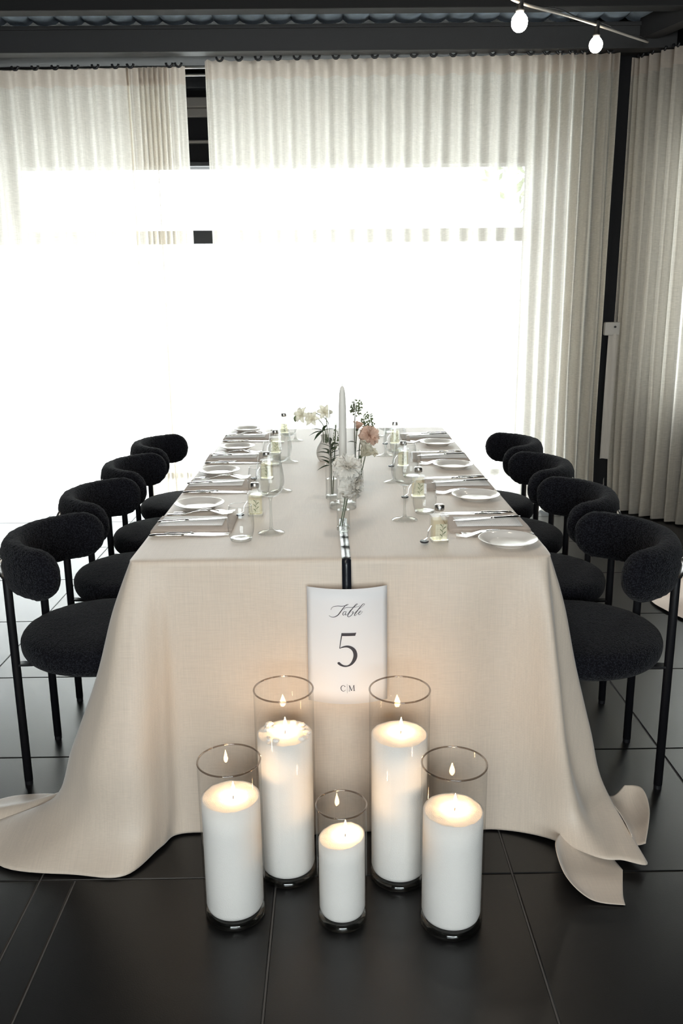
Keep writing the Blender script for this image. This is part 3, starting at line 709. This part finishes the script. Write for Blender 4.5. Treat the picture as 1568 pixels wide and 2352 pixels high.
def make_wine():
    r = empty('wine_glass')
    MB().lathe([(0.0, 0.0), (0.030, 0.0), (0.0385, 0.0012), (0.039, 0.0025), (0.030, 0.0045), (0.016, 0.0075), (0.007, 0.012), (0.0048, 0.02)], 40).build('foot', 'glass_foot', r, True)
    MB().lathe([tuple(p) for p in spline([(0.0048, 0.02), (0.0038, 0.045), (0.0036, 0.075), (0.0042, 0.098), (0.0075, 0.108)], 4)], 20).build('stem', 'glass_foot', r, True)
    b = MB().lathe([tuple(p) for p in spline([(0.0, 0.1085), (0.0075, 0.108), (0.020, 0.1125), (0.033, 0.125), (0.0395, 0.143), (0.0405, 0.160), (0.038, 0.184), (0.0335, 0.210), (0.0305, 0.234)], 4)], 44).build('bowl', 'glass', r, True)
    MB().lathe([tuple(p) for p in spline([(0.0, 0.1105), (0.010, 0.1105), (0.019, 0.1145), (0.0265, 0.121)], 4)], 32).build('bowl_base', 'glass_foot', b, True)
    rim = [(0.0305 * math.cos(2 * PI * k / 44), 0.0305 * math.sin(2 * PI * k / 44), 0.234) for k in range(45)]
    MB().tube(rim, 0.0007, 6, False).build('rim', 'glass_foot', b, True)
    return r
def make_tumbler():
    r = empty('tumbler')
    b = MB().lathe([tuple(p) for p in spline([(0.024, 0.0), (0.029, 0.004), (0.0345, 0.022), (0.0372, 0.045), (0.0362, 0.070), (0.033, 0.092), (0.0315, 0.102)], 4)], 44).build('bowl', 'glass', r, True)
    MB().lathe([(0.0, 0.0), (0.024, 0.0), (0.029, 0.004), (0.030, 0.009), (0.020, 0.008), (0.0, 0.0075)], 40).build('base', 'glass_foot', r, True)
    rim = [(0.0315 * math.cos(2 * PI * k / 44), 0.0315 * math.sin(2 * PI * k / 44), 0.102) for k in range(45)]
    MB().tube(rim, 0.0008, 6, False).build('rim', 'glass_foot', b, True)
    return r
def rbx(w_, d_, z0, z1, ch=0.005):
    prof = []
    for sx, sy in ((1, 1), (-1, 1), (-1, -1), (1, -1)):
        a, b_ = sx * w_ / 2, sy * d_ / 2
        c1, c2 = (a, b_ - sy * ch), (a - sx * ch, b_)
        prof += [c1, c2] if sx * sy > 0 else [c2, c1]
    m_ = MB(); m_.add([(x_, y_, z0) for x_, y_ in prof] + [(x_, y_, z1) for x_, y_ in prof],
                      [(i, (i + 1) % 8, 8 + (i + 1) % 8, 8 + i) for i in range(8)] + [tuple(reversed(range(8))), tuple(range(8, 16))])
    return m_
def make_bottle():
    r = empty('favour_bottle')
    g = rbx(0.046, 0.046, 0.0, 0.076)
    g.lathe([(0.018, 0.076), (0.013, 0.081), (0.011, 0.086), (0.011, 0.094)], 20)
    g.build('glass_body', 'vase_glass', r)
    rbx(0.039, 0.039, 0.010, 0.066).build('oil', 'oil', r)
    rbx(0.044, 0.044, 0.001, 0.009).build('glass_base', 'glass_foot', r)
    MB().lathe([(0.0, 0.106), (0.012, 0.106), (0.0135, 0.104), (0.0135, 0.092), (0.0125, 0.090), (0.0, 0.090)], 24).build('cap', 'cap', r, True)
    MB().box(-0.016, 0.016, -0.0238, -0.0233, 0.014, 0.056).build('label', 'label_paper', r)
    tw = MB()
    for k in range(5):
        z = 0.020 + 0.007 * k; tw.strip([(0.004, -0.0243, z), (0.004 + (0.006 if k % 2 else -0.005), -0.0243, z + 0.006), (0.004 + (0.009 if k % 2 else -0.008), -0.0243, z + 0.009)], [0.0008, 0.0026, 0.0005], 0.0006, (0, 0, 1))
    tw.tube([(0.002, -0.0243, 0.016), (0.005, -0.0243, 0.056)], 0.0005, 5)
    tw.build('label_sprig', 'stem', r)
    tg = MB().strip([(-0.024, -0.01, 0.05), (-0.034, -0.012, 0.035), (-0.036, -0.014, 0.018), (-0.046, -0.018, 0.012)], [0.007, 0.008, 0.008, 0.010], 0.0008).build('tag_ribbon', 'steel', r)
    MB().lathe([(0.0, 0.0), (0.010, 0.0), (0.0125, 0.002), (0.012, 0.005), (0.006, 0.004), (0.0, 0.0042)], 18, (-0.046, -0.020, 0.006)).build('wax_seal', 'seal', tg, True)
    return r
K = dict(plate=make_plate(), napkin=make_napkin(), menu=make_menu(), knife=make_knife(), fork=make_fork(), wine=make_wine(), tumbler=make_tumbler(), bottle=make_bottle())
usedK = set()
def put(kind, loc, rz, label, cat, group, scale=1.0, tilt=None):
    o = K[kind] if kind not in usedK else copy_tree(K[kind]); usedK.add(kind)
    o.location = loc; o.rotation_euler = (tilt[0] if tilt else 0, tilt[1] if tilt else 0, rz); o.scale = (scale,) * 3
    tag(o, label, cat, group); return o
for side in (0, 1):
    sn = ('left', 'right')[side]
    for i in range(4):
        yc = (2.468 if side == 0 else 2.435) + (0.555 if side == 0 else 0.545) * i
        rz0 = 0 if side == 0 else PI
        rnd = random.Random(side * 10 + i)
        def P(u, w_, z=TZ):
            j1, j2 = rnd.uniform(-.006, .006), rnd.uniform(-.006, .006)
            return (-0.538 + u + j1, yc + w_ + j2, z) if side == 0 else (0.566 - u - j1, yc - w_ - j2, z)
        ph = '%s %s place setting' % (ORD[i], sn)
        put('plate', P(0.095, 0.215), 0, 'white side plate of the %s' % ph, 'plate', 'side plates')
        put('napkin', P(0.122, 0.0, TZ + 0.0005), rz0 + rnd.uniform(-.03, .03), 'folded taupe linen napkin of the %s' % ph, 'napkin', 'folded linen napkins')
        put('menu', P(0.112, 0.005, TZ + 0.0102), rz0 + rnd.uniform(-.03, .03), 'printed menu card on the napkin of the %s' % ph, 'menu', 'menu cards')
        put('knife', P(0.012, -0.022, TZ + 0.0118), rz0 + 0.18 + rnd.uniform(-.05, .05), 'knife lying across the menu of the %s' % ph, 'knife', 'table knives', 0.92)
        put('knife', P(0.008, -0.128), rz0 + rnd.uniform(-.03, .03), 'outermost knife beside the napkin of the %s' % ph, 'knife', 'table knives', 1.0)
        put('knife', P(0.045, -0.108), rz0 + rnd.uniform(-.03, .03), 'shorter inner knife beside the napkin of the %s' % ph, 'knife', 'table knives', 0.86)
        put('fork', P(0.006, 0.118), rz0 + rnd.uniform(-.03, .03), 'inner fork between napkin and plate of the %s' % ph, 'fork', 'table forks', 1.0)
        put('fork', P(0.03, 0.142), rz0 + rnd.uniform(-.05, .05), 'outer fork by the side plate of the %s' % ph, 'fork', 'table forks', 0.95)
        put('wine', P(0.352, -0.105 if side == 0 else -0.065), 0, 'clear stemmed wine glass of the %s' % ph, 'wine glass', 'wine glasses')
        put('tumbler', P(0.280, -0.178 if side == 0 else -0.145), rnd.uniform(0, 6), 'clear stemless water tumbler of the %s' % ph, 'tumbler', 'water tumblers')
        put('bottle', P(0.286, 0.098 if side == 0 else 0.186), rnd.uniform(-.15, .15), 'small square bottle of pale oil of the %s' % ph, 'bottle', 'little favour bottles')

# ------------------------------------------------------------------ table number card on its ribbon
rb = MB()
path = [(0.024, 2.52, TZ + 0.002), (0.024, 2.44, TZ + 0.0025), (0.0235, 2.38, TZ + 0.0025), (0.0245, 2.31, TZ + 0.006), (0.025, 2.285, TZ + 0.0035), (0.0255, 2.24, TZ + 0.003), (0.026, 2.21, TZ + 0.006), (0.0265, 2.185, TZ + 0.003),
        (0.027, 2.13, TZ + 0.0028), (0.028, 2.105, TZ + 0.002), (0.028, 2.094, TZ - 0.004), (0.028, 2.086, TZ - 0.025), (0.028, 2.068, 0.70), (0.028, 2.052, 0.675)]
pp = [tuple(p) for p in spline(path, 5)]
rb.strip(pp, [0.0235] * len(pp), 0.0006, (1, 0, 0))
o = rb.build('satin_ribbon', 'ribbon', None, True); tag(o, 'black satin ribbon running over the table edge to the card', 'ribbon')
card = empty('table_number_card', (0.028, 2.045, 0.405)); tag(card, 'white table number five card hanging on the front of the cloth', 'card')
CW, CH = 0.206, 0.306
def cxyz(u, v, off=0.0):
    """u metres from the card's centre line, v metres above its lower edge"""
    bow = 0.028 * (1 - (u / (CW / 2)) ** 2)
    return (u, -bow - off + 0.022 * (v / CH) - 0.004, v)
rows = [[cxyz(-CW / 2 + CW * i / 16, CH * j / 8) for i in range(17)] for j in range(9)]
o = MB().grid(rows).build('card_sheet', 'paper', card, True)
s_ = o.modifiers.new('thickness', 'SOLIDIFY'); s_.thickness = 0.0007; s_.offset = -1
SX, SY = 0.206 / 1095.0, 0.306 / 1500.0
def cu(px, py): return ((px - 708) * SX, CH - (py - 716) * SY)
def stroke(mb, pts, n=8):
    sp = spline([(*cu(p[0], p[1]), p[2] * SX) for p in pts], n)
    v = []
    for i, p in enumerate(sp):
        a, b_ = sp[max(0, i - 1)], sp[min(len(sp) - 1, i + 1)]
        dx, dy = b_[0] - a[0], b_[1] - a[1]; l_ = math.hypot(dx, dy) or 1; nx, ny = -dy / l_, dx / l_
        h_ = max(0.00012, p[2] / 2)
        v += [cxyz(p[0] + nx * h_, p[1] + ny * h_, 0.0006), cxyz(p[0] - nx * h_, p[1] - ny * h_, 0.0006)]
    mb.add(v, [(2 * i, 2 * i + 1, 2 * i + 3, 2 * i + 2) for i in range(len(sp) - 1)])
five = MB()
stroke(five, [(626, 1298, 42), (720, 1298, 42), (812, 1298, 42)], 3)
five.add([cxyz(*cu(812, 1277), 0.0006), cxyz(*cu(828, 1277), 0.0006), cxyz(*cu(812, 1319), 0.0006)], [(0, 1, 2)])
stroke(five, [(633, 1290, 16), (615, 1385, 13), (600, 1478, 11)], 4)
stroke(five, [(598, 1480, 6), (640, 1462, 18), (700, 1453, 28), (755, 1470, 40), (797, 1510, 50), (813, 1565, 54), (802, 1620, 52), (765, 1675, 36), (715, 1706, 22), (660, 1710, 24), (615, 1694, 32), (585, 1672, 36), (576, 1662, 20)], 6)
five.build('printed_five', 'ink', card)
tbl = MB()
stroke(tbl, [(490, 985, 4), (498, 960, 5), (530, 938, 6), (580, 930, 8), (640, 931, 8), (690, 922, 7), (722, 910, 5), (716, 905, 4)], 6)   # bar of T
stroke(tbl, [(712, 906, 4), (690, 918, 7), (660, 950, 11), (620, 1000, 13), (580, 1048, 12), (530, 1074, 8), (490, 1074, 6), (460, 1058, 5)], 6)   # stem of T
stroke(tbl, [(690, 1000, 4), (668, 1000, 6), (650, 1022, 9), (650, 1042, 9), (664, 1046, 5), (690, 1012, 4), (694, 1000, 6), (682, 1034, 9), (690, 1046, 6), (712, 1030, 4), (750, 985, 4)], 5)   # a
stroke(tbl, [(750, 985, 4), (800, 945, 4), (838, 918, 5), (848, 908, 4), (832, 908, 7), (790, 950, 11), (740, 1010, 12), (712, 1055, 10), (730, 1068, 7), (765, 1048, 8), (788, 1012, 8), (784, 1000, 5), (772, 1012, 4), (800, 1024, 4), (850, 985, 4)], 5)  # b
stroke(tbl, [(850, 985, 4), (905, 950, 4), (940, 925, 5), (942, 914, 5), (918, 916, 8), (870, 965, 11), (822, 1022, 11), (804, 1050, 9), (818, 1054, 5), (850, 1030, 4), (880, 1010, 4)], 5)   # l
stroke(tbl, [(868, 1022, 4), (890, 1012, 4), (893, 1000, 6), (878, 1004, 6), (862, 1028, 8), (866, 1046, 7), (890, 1038, 4), (918, 1006, 4)], 5)   # e
stroke(tbl, [(665, 978, 4), (668, 962, 5), (700, 948, 6), (760, 948, 6), (830, 946, 5), (880, 932, 4)], 5)   # flourish through b and l
tbl.build('printed_word', 'ink', card)
cm = MB()
stroke(cm, [(668, 1985, 12), (660, 1972, 6), (640, 1966, 6), (620, 1978, 9), (611, 2003, 11), (620, 2030, 9), (642, 2042, 6), (662, 2036, 5), (672, 2024, 4)], 5)
stroke(cm, [(697, 1945, 3), (697, 2010, 3), (697, 2068, 3)], 3)
for a, b_, w_ in (((729, 1968), (725, 2040), 5), ((729, 1968), (757, 2038), 11), ((757, 2038), (787, 1968), 4), ((788, 1968), (792, 2040), 11)):
    stroke(cm, [(*a, w_), ((a[0] + b_[0]) / 2, (a[1] + b_[1]) / 2, w_), (*b_, w_)], 2)
for a, b_ in (((716, 1967), (734, 1967)), ((716, 2040), (736, 2040)), ((780, 1967), (800, 1967)), ((780, 2040), (804, 2040))):
    stroke(cm, [(*a, 4), ((a[0] + b_[0]) / 2, a[1], 4), (*b_, 4)], 2)
cm.build('printed_initials', 'ink', card)

# ------------------------------------------------------------------ floor candles
def candle(loc, R_, H_, zw, label, fx=0.0, fy=0.0, tilt=0.0, lumps=0, seed=1):
    r = empty('hurricane_candle', loc); tag(r, label, 'candle', 'floor candles in glass cylinders')
    n = 56
    g = MB().lathe([(R_ - 0.006, 0.0), (R_ - 0.001, 0.003), (R_, 0.010), (R_, H_ * 0.5), (R_, H_)], n)
    g.build('glass_cylinder', 'vase_glass', r, True)
    MB().lathe([(0.0, 0.0015), (R_ - 0.007, 0.0015), (R_ - 0.0025, 0.004), (R_ - 0.0015, 0.012), (R_ - 0.004, 0.019), (R_ - 0.012, 0.021), (0.0, 0.021)], n).build('glass_base', 'glass_base', r, True)
    ring = [((R_ - 0.001) * math.cos(2 * PI * k / n), (R_ - 0.001) * math.sin(2 * PI * k / n), H_) for k in range(n + 1)]
    MB().tube(ring, 0.0022, 8, False).build('rim', 'rim', r, True)
    Rw = R_ - 0.005; m_ = MB(); prof = [(0.0, 0.0225), (Rw - 0.012, 0.0225), (Rw - 0.003, 0.028), (Rw, 0.038)]
    prof += [(Rw, 0.038 + (zw - 0.038) * k / 4) for k in range(1, 5)]
    prof += [(Rw * (1 - k / 14) , zw) for k in range(1, 15)]
    m_.lathe([(max(0.0005, a), b_) for a, b_ in prof], n)
    nv = []
    for x_, y_, z_ in m_.v:
        if z_ > zw - 1e-5:
            rr = math.hypot(x_, y_) / Rw; d_ = math.hypot(x_ - fx, y_ - fy)
            z_ += tilt * x_ - 0.006 * math.exp(-(d_ / 0.022) ** 2) + 0.0016 * noise.noise(V((x_ * 60, y_ * 60, seed))) + 0.0007 * noise.noise(V((x_ * 260, y_ * 260, seed)))
        nv.append((x_, y_, z_))
    m_.v = nv; m_.build('wax_fill', 'wax', r, True)
    rnd = random.Random(seed)
    for k in range(lumps):
        a = rnd.uniform(0.2, 2 * PI); rr = rnd.uniform(0.55, 0.85) * Rw; s_ = rnd.uniform(0.004, 0.009)
        l_ = MB().lathe([(0.0005, -0.6), (0.8, -0.4), (1.0, 0.1), (0.7, 0.6), (0.0005, 0.75)], 7)
        l_.v = [(rr * math.cos(a) + x_ * s_ * 1.3, rr * math.sin(a) + y_ * s_, zw + (z_ + 0.3) * s_ + 0.002 * noise.noise(V((x_ * 3, y_ * 3, k)))) for x_, y_, z_ in l_.v]
        l_.build('wax_lump', 'wax', r)
    zf = zw + tilt * fx - 0.006
    wk = MB().tube([(fx, fy, zf - 0.002), (fx + 0.0004, fy, zf + 0.006), (fx + 0.0015, fy, zf + 0.011)], 0.0011, 6).build('wick', 'wick', r)
    f_ = [(0.0004, 0.0), (0.0036, 0.0035), (0.0054, 0.009), (0.0050, 0.016), (0.0032, 0.024), (0.0014, 0.031), (0.0002, 0.036)]
    MB().lathe(f_, 10, (fx + 0.001, fy, zf + 0.0085)).build('flame', 'flame', r, True)
    return r
candle((-0.249, 1.745, 0), 0.0725, 0.405, 0.312, 'mid height glass cylinder candle standing front left of the group', 0.006, 0.0, seed=1)
candle((-0.130, 1.890, 0), 0.0725, 0.510, 0.392, 'tall glass cylinder candle at rear left, topped with broken wax lumps', 0.0, 0.01, lumps=16, seed=2)
candle((0.006, 1.720, 0), 0.0585, 0.303, 0.221, 'smallest glass cylinder candle standing front and centre', 0.008, 0.004, tilt=0.12, seed=3)
candle((0.150, 1.872, 0), 0.0735, 0.513, 0.395, 'tall glass cylinder candle at rear right, with smooth white wax', 0.004, 0.012, seed=4)
candle((0.260, 1.704, 0), 0.0735, 0.413, 0.295, 'mid height glass cylinder candle standing front right of the group', 0.004, 0.006, seed=5)

# ------------------------------------------------------------------ centrepiece: vases, taper and flowers
def glass_vase(name, loc, R_, H_, label, water, base=0.01, cat='vase', gm='vase_glass'):
    r = empty(name, loc); tag(r, label, cat)
    MB().lathe([(R_ - 0.002, 0.0), (R_, 0.003), (R_, H_ * 0.5), (R_, H_)], 40).build('glass_wall', gm, r, True)
    MB().lathe([(0.0, 0.0), (R_ - 0.003, 0.0), (R_ - 0.001, 0.003), (R_ - 0.001, base), (R_ - 0.005, base + 0.002), (0.0, base + 0.001)], 40).build('glass_base', 'glass_foot', r, True)
    ring = [(R_ * math.cos(2 * PI * k / 40), R_ * math.sin(2 * PI * k / 40), H_) for k in range(41)]
    MB().tube(ring, 0.0010, 6, False).build('rim', 'glass_foot', r, True)
    if water: MB().lathe([(0.0, base + 0.002), (R_ - 0.002, base + 0.003), (R_ - 0.002, water), (0.0, water)], 32).build('water', 'water', r)
    return r
glass_vase('bud_vase', (0.024, 2.372, TZ + 0.004), 0.0195, 0.090, 'slim glass bud vase on the ribbon holding two white carnations', 0.062, 0.012)
tc = glass_vase('candle_cylinder', (0.026, 2.655, TZ), 0.043, 0.455, 'tall clear glass cylinder around the ivory taper candle', 0, 0.018, gm='tall_glass')
glass_vase('bud_vase', (-0.010, 2.790, TZ), 0.0205, 0.120, 'slim glass vase of green foliage behind the tall cylinder', 0.07, 0.012)
glass_vase('bud_vase', (0.082, 2.935, TZ), 0.0205, 0.115, 'slim glass vase holding the cream rose and peach carnation', 0.07, 0.012)
tp = empty('taper_candle', (0.027, 2.655, TZ + 0.019)); tag(tp, 'tall ivory taper candle inside the clear glass cylinder', 'candle')
MB().lathe([(0.0, 0.0), (0.0125, 0.0), (0.0125, 0.01), (0.0118, 0.30), (0.0095, 0.35), (0.006, 0.368), (0.0005, 0.374)], 24).build('taper', 'taper', tp, True)
MB().tube([(0, 0, 0.372), (0.0005, 0, 0.38), (0.0012, 0, 0.388)], 0.0008, 6).build('wick', 'wick', tp)
cv = empty('ceramic_vase', (-0.040, 3.49, TZ)); tag(cv, 'rounded matt white ceramic vase holding the cream orchid spray', 'vase')
MB().lathe([tuple(p) for p in spline([(0.0005, 0.0), (0.018, 0.0), (0.029, 0.012), (0.034, 0.034), (0.030, 0.058), (0.019, 0.078), (0.013, 0.092), (0.014, 0.106), (0.0165, 0.110), (0.013, 0.109), (0.010, 0.09)], 4)], 40).build('body', 'ceramic', cv, True)

def flower(name, label, base, head, bend=(0, 0, 0), r_stem=0.0018):
    r = empty(name, base); tag(r, label, 'flower')
    h = V(head) - V(base); b_ = V(bend)
    pts = [tuple(p) for p in spline([V((0, 0, 0)), h * 0.35 + b_, h * 0.75 + b_ * 0.7, h], 6)]
    MB().tube(pts, r_stem, 7).build('stem', 'stem', r, True)
    return r, h
def frame_(d):
    d = V(d).normalized(); a = V((0, 0, 1)) if abs(d.z) < 0.9 else V((1, 0, 0)); x = d.cross(a).normalized(); return x, d.cross(x), d
def petal(mb, o_, x, y, d, L_, W_, cup, ruffle, seed, n=5, m=8, fan=False):
    """one petal from o_, opening outwards along y by the angle cup; fan petals stay wide and frilled at the tip"""
    rows = []
    for j in range(n + 1):
        t_ = j / n
        w_ = W_ * (0.12 + 0.88 * t_ ** 0.8) if fan else W_ * math.sin(PI * min(1, 0.12 + 0.70 * t_)) * (1 if t_ < 0.9 else 0.82)
        row = []
        for i in range(m + 1):
            e = i / m - 0.5
            tt = t_ * (1 - 0.45 * e * e) + (0.02 * (1 if i % 2 else -1) if fan and j == n else 0)
            ang = cup * tt
            c_ = o_ + (y * math.sin(ang + 0.25) + d * math.cos(ang + 0.25)) * (L_ * tt)
            k = ruffle * t_ * t_
            row.append(c_ + x * (w_ * e) + d * (e * e * W_ * (0.3 if fan else 0.8)) + d * (k * noise.noise(V((i * 0.75, seed * 3.7, j * .4)))) + y * (k * noise.noise(V((i * 0.8, seed * 1.7, 5 + j * .4)))))
        rows.append(row)
    mb.grid(rows)
def carnation(r, h, d, R_, mat, seed):
    rnd = random.Random(seed); x0, y0, d0 = frame_(d)
    bl = MB(); o_ = V(h)
    for ring_, (cnt, cup, sc) in enumerate(((15, 2.1, 0.98), (15, 1.7, 1.0), (14, 1.3, 1.0), (12, 0.95, 1.0), (10, 0.6, 0.98), (7, 0.25, 0.94))):
        for k in range(cnt):
            a = 2 * PI * (k + 0.5 * (ring_ % 2)) / cnt + rnd.uniform(-.12, .12)
            y_ = x0 * math.cos(a) + y0 * math.sin(a); x_ = d0.cross(y_)
            petal(bl, o_, x_, y_, d0, R_ * sc * rnd.uniform(0.9, 1.08), R_ * 0.85, cup + rnd.uniform(-.12, .12), R_ * 0.26, rnd.random() * 50, 6, 10, True)
    b_ = bl.build('bloom', mat, r, True)
    MB().lathe([(0.0005, -0.020), (0.0035, -0.018), (0.0048, -0.006), (0.006, 0.002)], 10, (0, 0, 0)).build('calyx', 'stem', r, True).matrix_local = Matrix.Translation(h) @ d0.to_track_quat('Z', 'Y').to_matrix().to_4x4()
def cup_flower(r, h, d, L_, mat, seed, n1=6, open_=0.55):
    rnd = random.Random(seed); x0, y0, d0 = frame_(d); bl = MB()
    for ring_, (cnt, cup) in enumerate(((n1, open_), (n1, open_ * 0.6), (4, 0.15))):
        for k in range(cnt):
            a = 2 * PI * (k + 0.5 * ring_) / cnt + rnd.uniform(-.1, .1)
            y_ = x0 * math.cos(a) + y0 * math.sin(a); x_ = d0.cross(y_)
            petal(bl, V(h), x_, y_, d0, L_ * (1 - 0.08 * ring_), L_ * 0.80, cup, L_ * 0.16, rnd.random() * 50, 6)
    bl.build('bloom', mat, r, True)
    MB().lathe([(0.0005, -0.008), (0.004, -0.005), (0.006, 0.002)], 10).build('calyx', 'stem', r, True).matrix_local = Matrix.Translation(h) @ d0.to_track_quat('Z', 'Y').to_matrix().to_4x4()
def star_flower(r, h, d, L_, mat, seed):
    rnd = random.Random(seed); x0, y0, d0 = frame_(d)
    for k in range(6):
        a = 2 * PI * k / 6 + rnd.uniform(-.15, .15); y_ = x0 * math.cos(a) + y0 * math.sin(a); x_ = d0.cross(y_)
        m_ = MB(); petal(m_, V(h), x_, y_, d0, L_, L_ * 0.62, 1.15 + rnd.uniform(-.25, .25), L_ * 0.2, rnd.random() * 50, 6); m_.build('petal', mat, r, True)
    m_ = MB(); petal(m_, V(h), x0, y0, d0, L_ * 0.5, L_ * 0.4, 0.2, L_ * 0.1, 4, 4); m_.build('lip', mat, r, True)
leaf_me = None
def leaf(r, p, d, L_, W_, mat='leaf', droop=0.3):
    x0, y0, d0 = frame_(d); rows = []
    up_ = y0 if y0.z > 0 else -y0; sd_ = d0.cross(up_)
    for j in range(7):
        t_ = j / 6; w_ = W_ * math.sin(PI * (0.04 + 0.96 * t_) ** 0.8) + 0.0003
        c_ = V(p) + d0 * (L_ * t_) - V((0, 0, 1)) * droop * L_ * t_ * t_
        rows.append([c_ - sd_ * w_ / 2 + up_ * w_ * 0.18, c_, c_ + sd_ * w_ / 2 + up_ * w_ * 0.18])
    MB().grid(rows).build('leaf', mat, r, True)
# two white carnations leaning out of the near bud vase
r, h = flower('carnation', 'upper ruffled white carnation leaning from the near bud vase', (0.014, 2.368, TZ + 0.018), (0.036, 2.385, 0.952), (0.004, 0, 0)); carnation(r, h, (0.10, -0.35, 0.5), 0.040, 'petal_white', 1)
leaf(r, h * 0.6, (-0.5, 0, 0.8), 0.03, 0.005)
r, h = flower('carnation', 'lower drooping white carnation leaning from the near bud vase', (0.020, 2.374, TZ + 0.018), (0.046, 2.382, 0.905), (0.0, 0, 0.004)); carnation(r, h, (0.75, -0.25, -0.1), 0.038, 'petal_white', 2)
leaf(r, h * 0.7, (0.6, -0.2, 0.5), 0.028, 0.005)
# peach carnation, cream lisianthus and rose
r, h = flower('carnation', 'peach coloured carnation right of the tall cylinder', (0.080, 2.935, TZ + 0.016), (0.124, 2.985, 0.952), (0.004, 0, 0)); carnation(r, h, (0.25, -0.5, 0.25), 0.036, 'petal_pink', 3)
r, h = flower('lisianthus', 'large cream lisianthus bloom tilting right below the peach carnation', (0.088, 2.930, TZ + 0.016), (0.092, 2.895, 0.895), (0.004, 0, -0.01)); cup_flower(r, h, (0.62, -0.1, 0.72), 0.058, 'petal_cream', 4)
leaf(r, h * 0.6, (-0.4, -0.4, 0.6), 0.04, 0.014)
r, h = flower('rose', 'small half open cream rose above the cylinder shoulder', (0.076, 2.940, TZ + 0.016), (0.082, 2.995, 0.975), (-0.004, 0, 0)); cup_flower(r, h, (0.2, -0.3, 0.9), 0.030, 'petal_pink', 5, 5, 0.45)
leaf(r, h * 0.75, (-0.7, -0.2, 0.35), 0.04, 0.015); leaf(r, h * 0.6, (0.6, -0.3, 0.3), 0.035, 0.014)
# seed heads
for k, (hd, lb) in enumerate((((0.083, 3.08, 1.040), 'upper green seed cluster arching behind the tall cylinder'), ((0.124, 3.08, 0.993), 'lower green seed cluster drooping over the peach carnation'))):
    r, h = flower('seed_spray', lb, (0.084 + 0.003 * k, 2.942, TZ + 0.016), hd, (-0.01, 0.03, 0.04))
    m_ = MB(); rnd = random.Random(60 + k)
    for q in range(110):
        a, b_, rr = rnd.uniform(0, 2 * PI), rnd.uniform(-1, 1), rnd.random() ** 0.33
        c_ = V(h) + V((math.cos(a) * math.sqrt(1 - b_ * b_) * 0.026 * rr, math.sin(a) * math.sqrt(1 - b_ * b_) * 0.02 * rr, b_ * 0.032 * rr))
        s_ = rnd.uniform(0.0022, 0.0042)
        m_.lathe([(0.0003, -s_), (s_ * 0.9, -s_ * 0.3), (s_ * 0.8, s_ * 0.5), (0.0003, s_)], 5, c_)
    o = m_.build('seed_head', 'seed', r); o['kind'] = 'stuff'
# green foliage in the second vase
r, h = flower('foliage_sprig', 'dark green leafy sprig in the slim vase behind the tall cylinder', (-0.010, 2.790, TZ + 0.016), (-0.012, 2.80, 0.965), (0.0, 0, 0), 0.0022)
rnd = random.Random(5)
for k in range(16):
    t_ = 0.52 + 0.46 * k / 15; a = k * 2.4
    leaf(r, h * t_, (math.cos(a) * 0.9, math.sin(a) * 0.6, 0.55), rnd.uniform(0.034, 0.055), rnd.uniform(0.010, 0.016), droop=0.25)
leaf(r, h * 0.75, (-0.9, -0.1, 0.45), 0.055, 0.016); leaf(r, h * 0.55, (-0.9, -0.3, 0.0), 0.05, 0.014)
r, h = flower('astilbe', 'pale green budded spike standing in the slim vase of foliage', (-0.006, 2.792, TZ + 0.016), (0.006, 2.80, 1.02), (0.0, 0, 0), 0.0018)
m_ = MB(); rnd = random.Random(8)
for q in range(90):
    t_ = rnd.random(); a = rnd.uniform(0, 6.28); rr = 0.013 * (1 - t_) + 0.002; s_ = 0.0028 * (1.2 - t_ * 0.7)
    m_.lathe([(0.0003, -s_), (s_ * 0.8, 0), (0.0003, s_ * 1.3)], 5, V(h) + V((math.cos(a) * rr, math.sin(a) * rr, -0.085 + 0.09 * t_)))
o = m_.build('buds', 'seed', r); o['kind'] = 'stuff'
# orchid sprays in the ceramic vase
ob = (-0.040, 3.49, TZ + 0.02)
for hd, bd, lb, sd_, dr in (((-0.037, 3.40, 0.985), (0.01, 0, 0.03), 'cream orchid bloom highest on the spray, beside the glass cylinder', 1, (0.1, -0.8, 0.3)),
                            ((-0.086, 3.40, 0.960), (0.02, 0, 0.05), 'cream orchid bloom in the middle of the arching spray', 2, (-0.2, -0.8, 0.2)),
                            ((-0.128, 3.40, 0.975), (0.05, 0, 0.07), 'cream orchid bloom near the left tip of the arching spray', 3, (-0.3, -0.8, 0.3))):
    r, h = flower('orchid', lb, ob, hd, bd); star_flower(r, h, dr, 0.034, 'petal_cream', sd_)
    if sd_ == 3:
        bm_ = MB().lathe([(0.0004, -0.012), (0.006, -0.006), (0.008, 0.002), (0.005, 0.010), (0.0004, 0.014)], 10, h + V((-0.026, 0, -0.016))); bm_.build('bud', 'seed', r, True)
r, h = flower('foliage_sprig', 'few dark leaves fanning from the ceramic vase neck', ob, (-0.045, 3.46, 0.90), (0, 0, 0))
for d_ in ((-0.8, -0.4, 0.5), (-0.9, -0.2, 0.0), (0.3, -0.5, 0.8), (-0.5, -0.6, -0.2), (0.7, -0.3, 0.4)):
    leaf(r, h, d_, 0.06, 0.017)
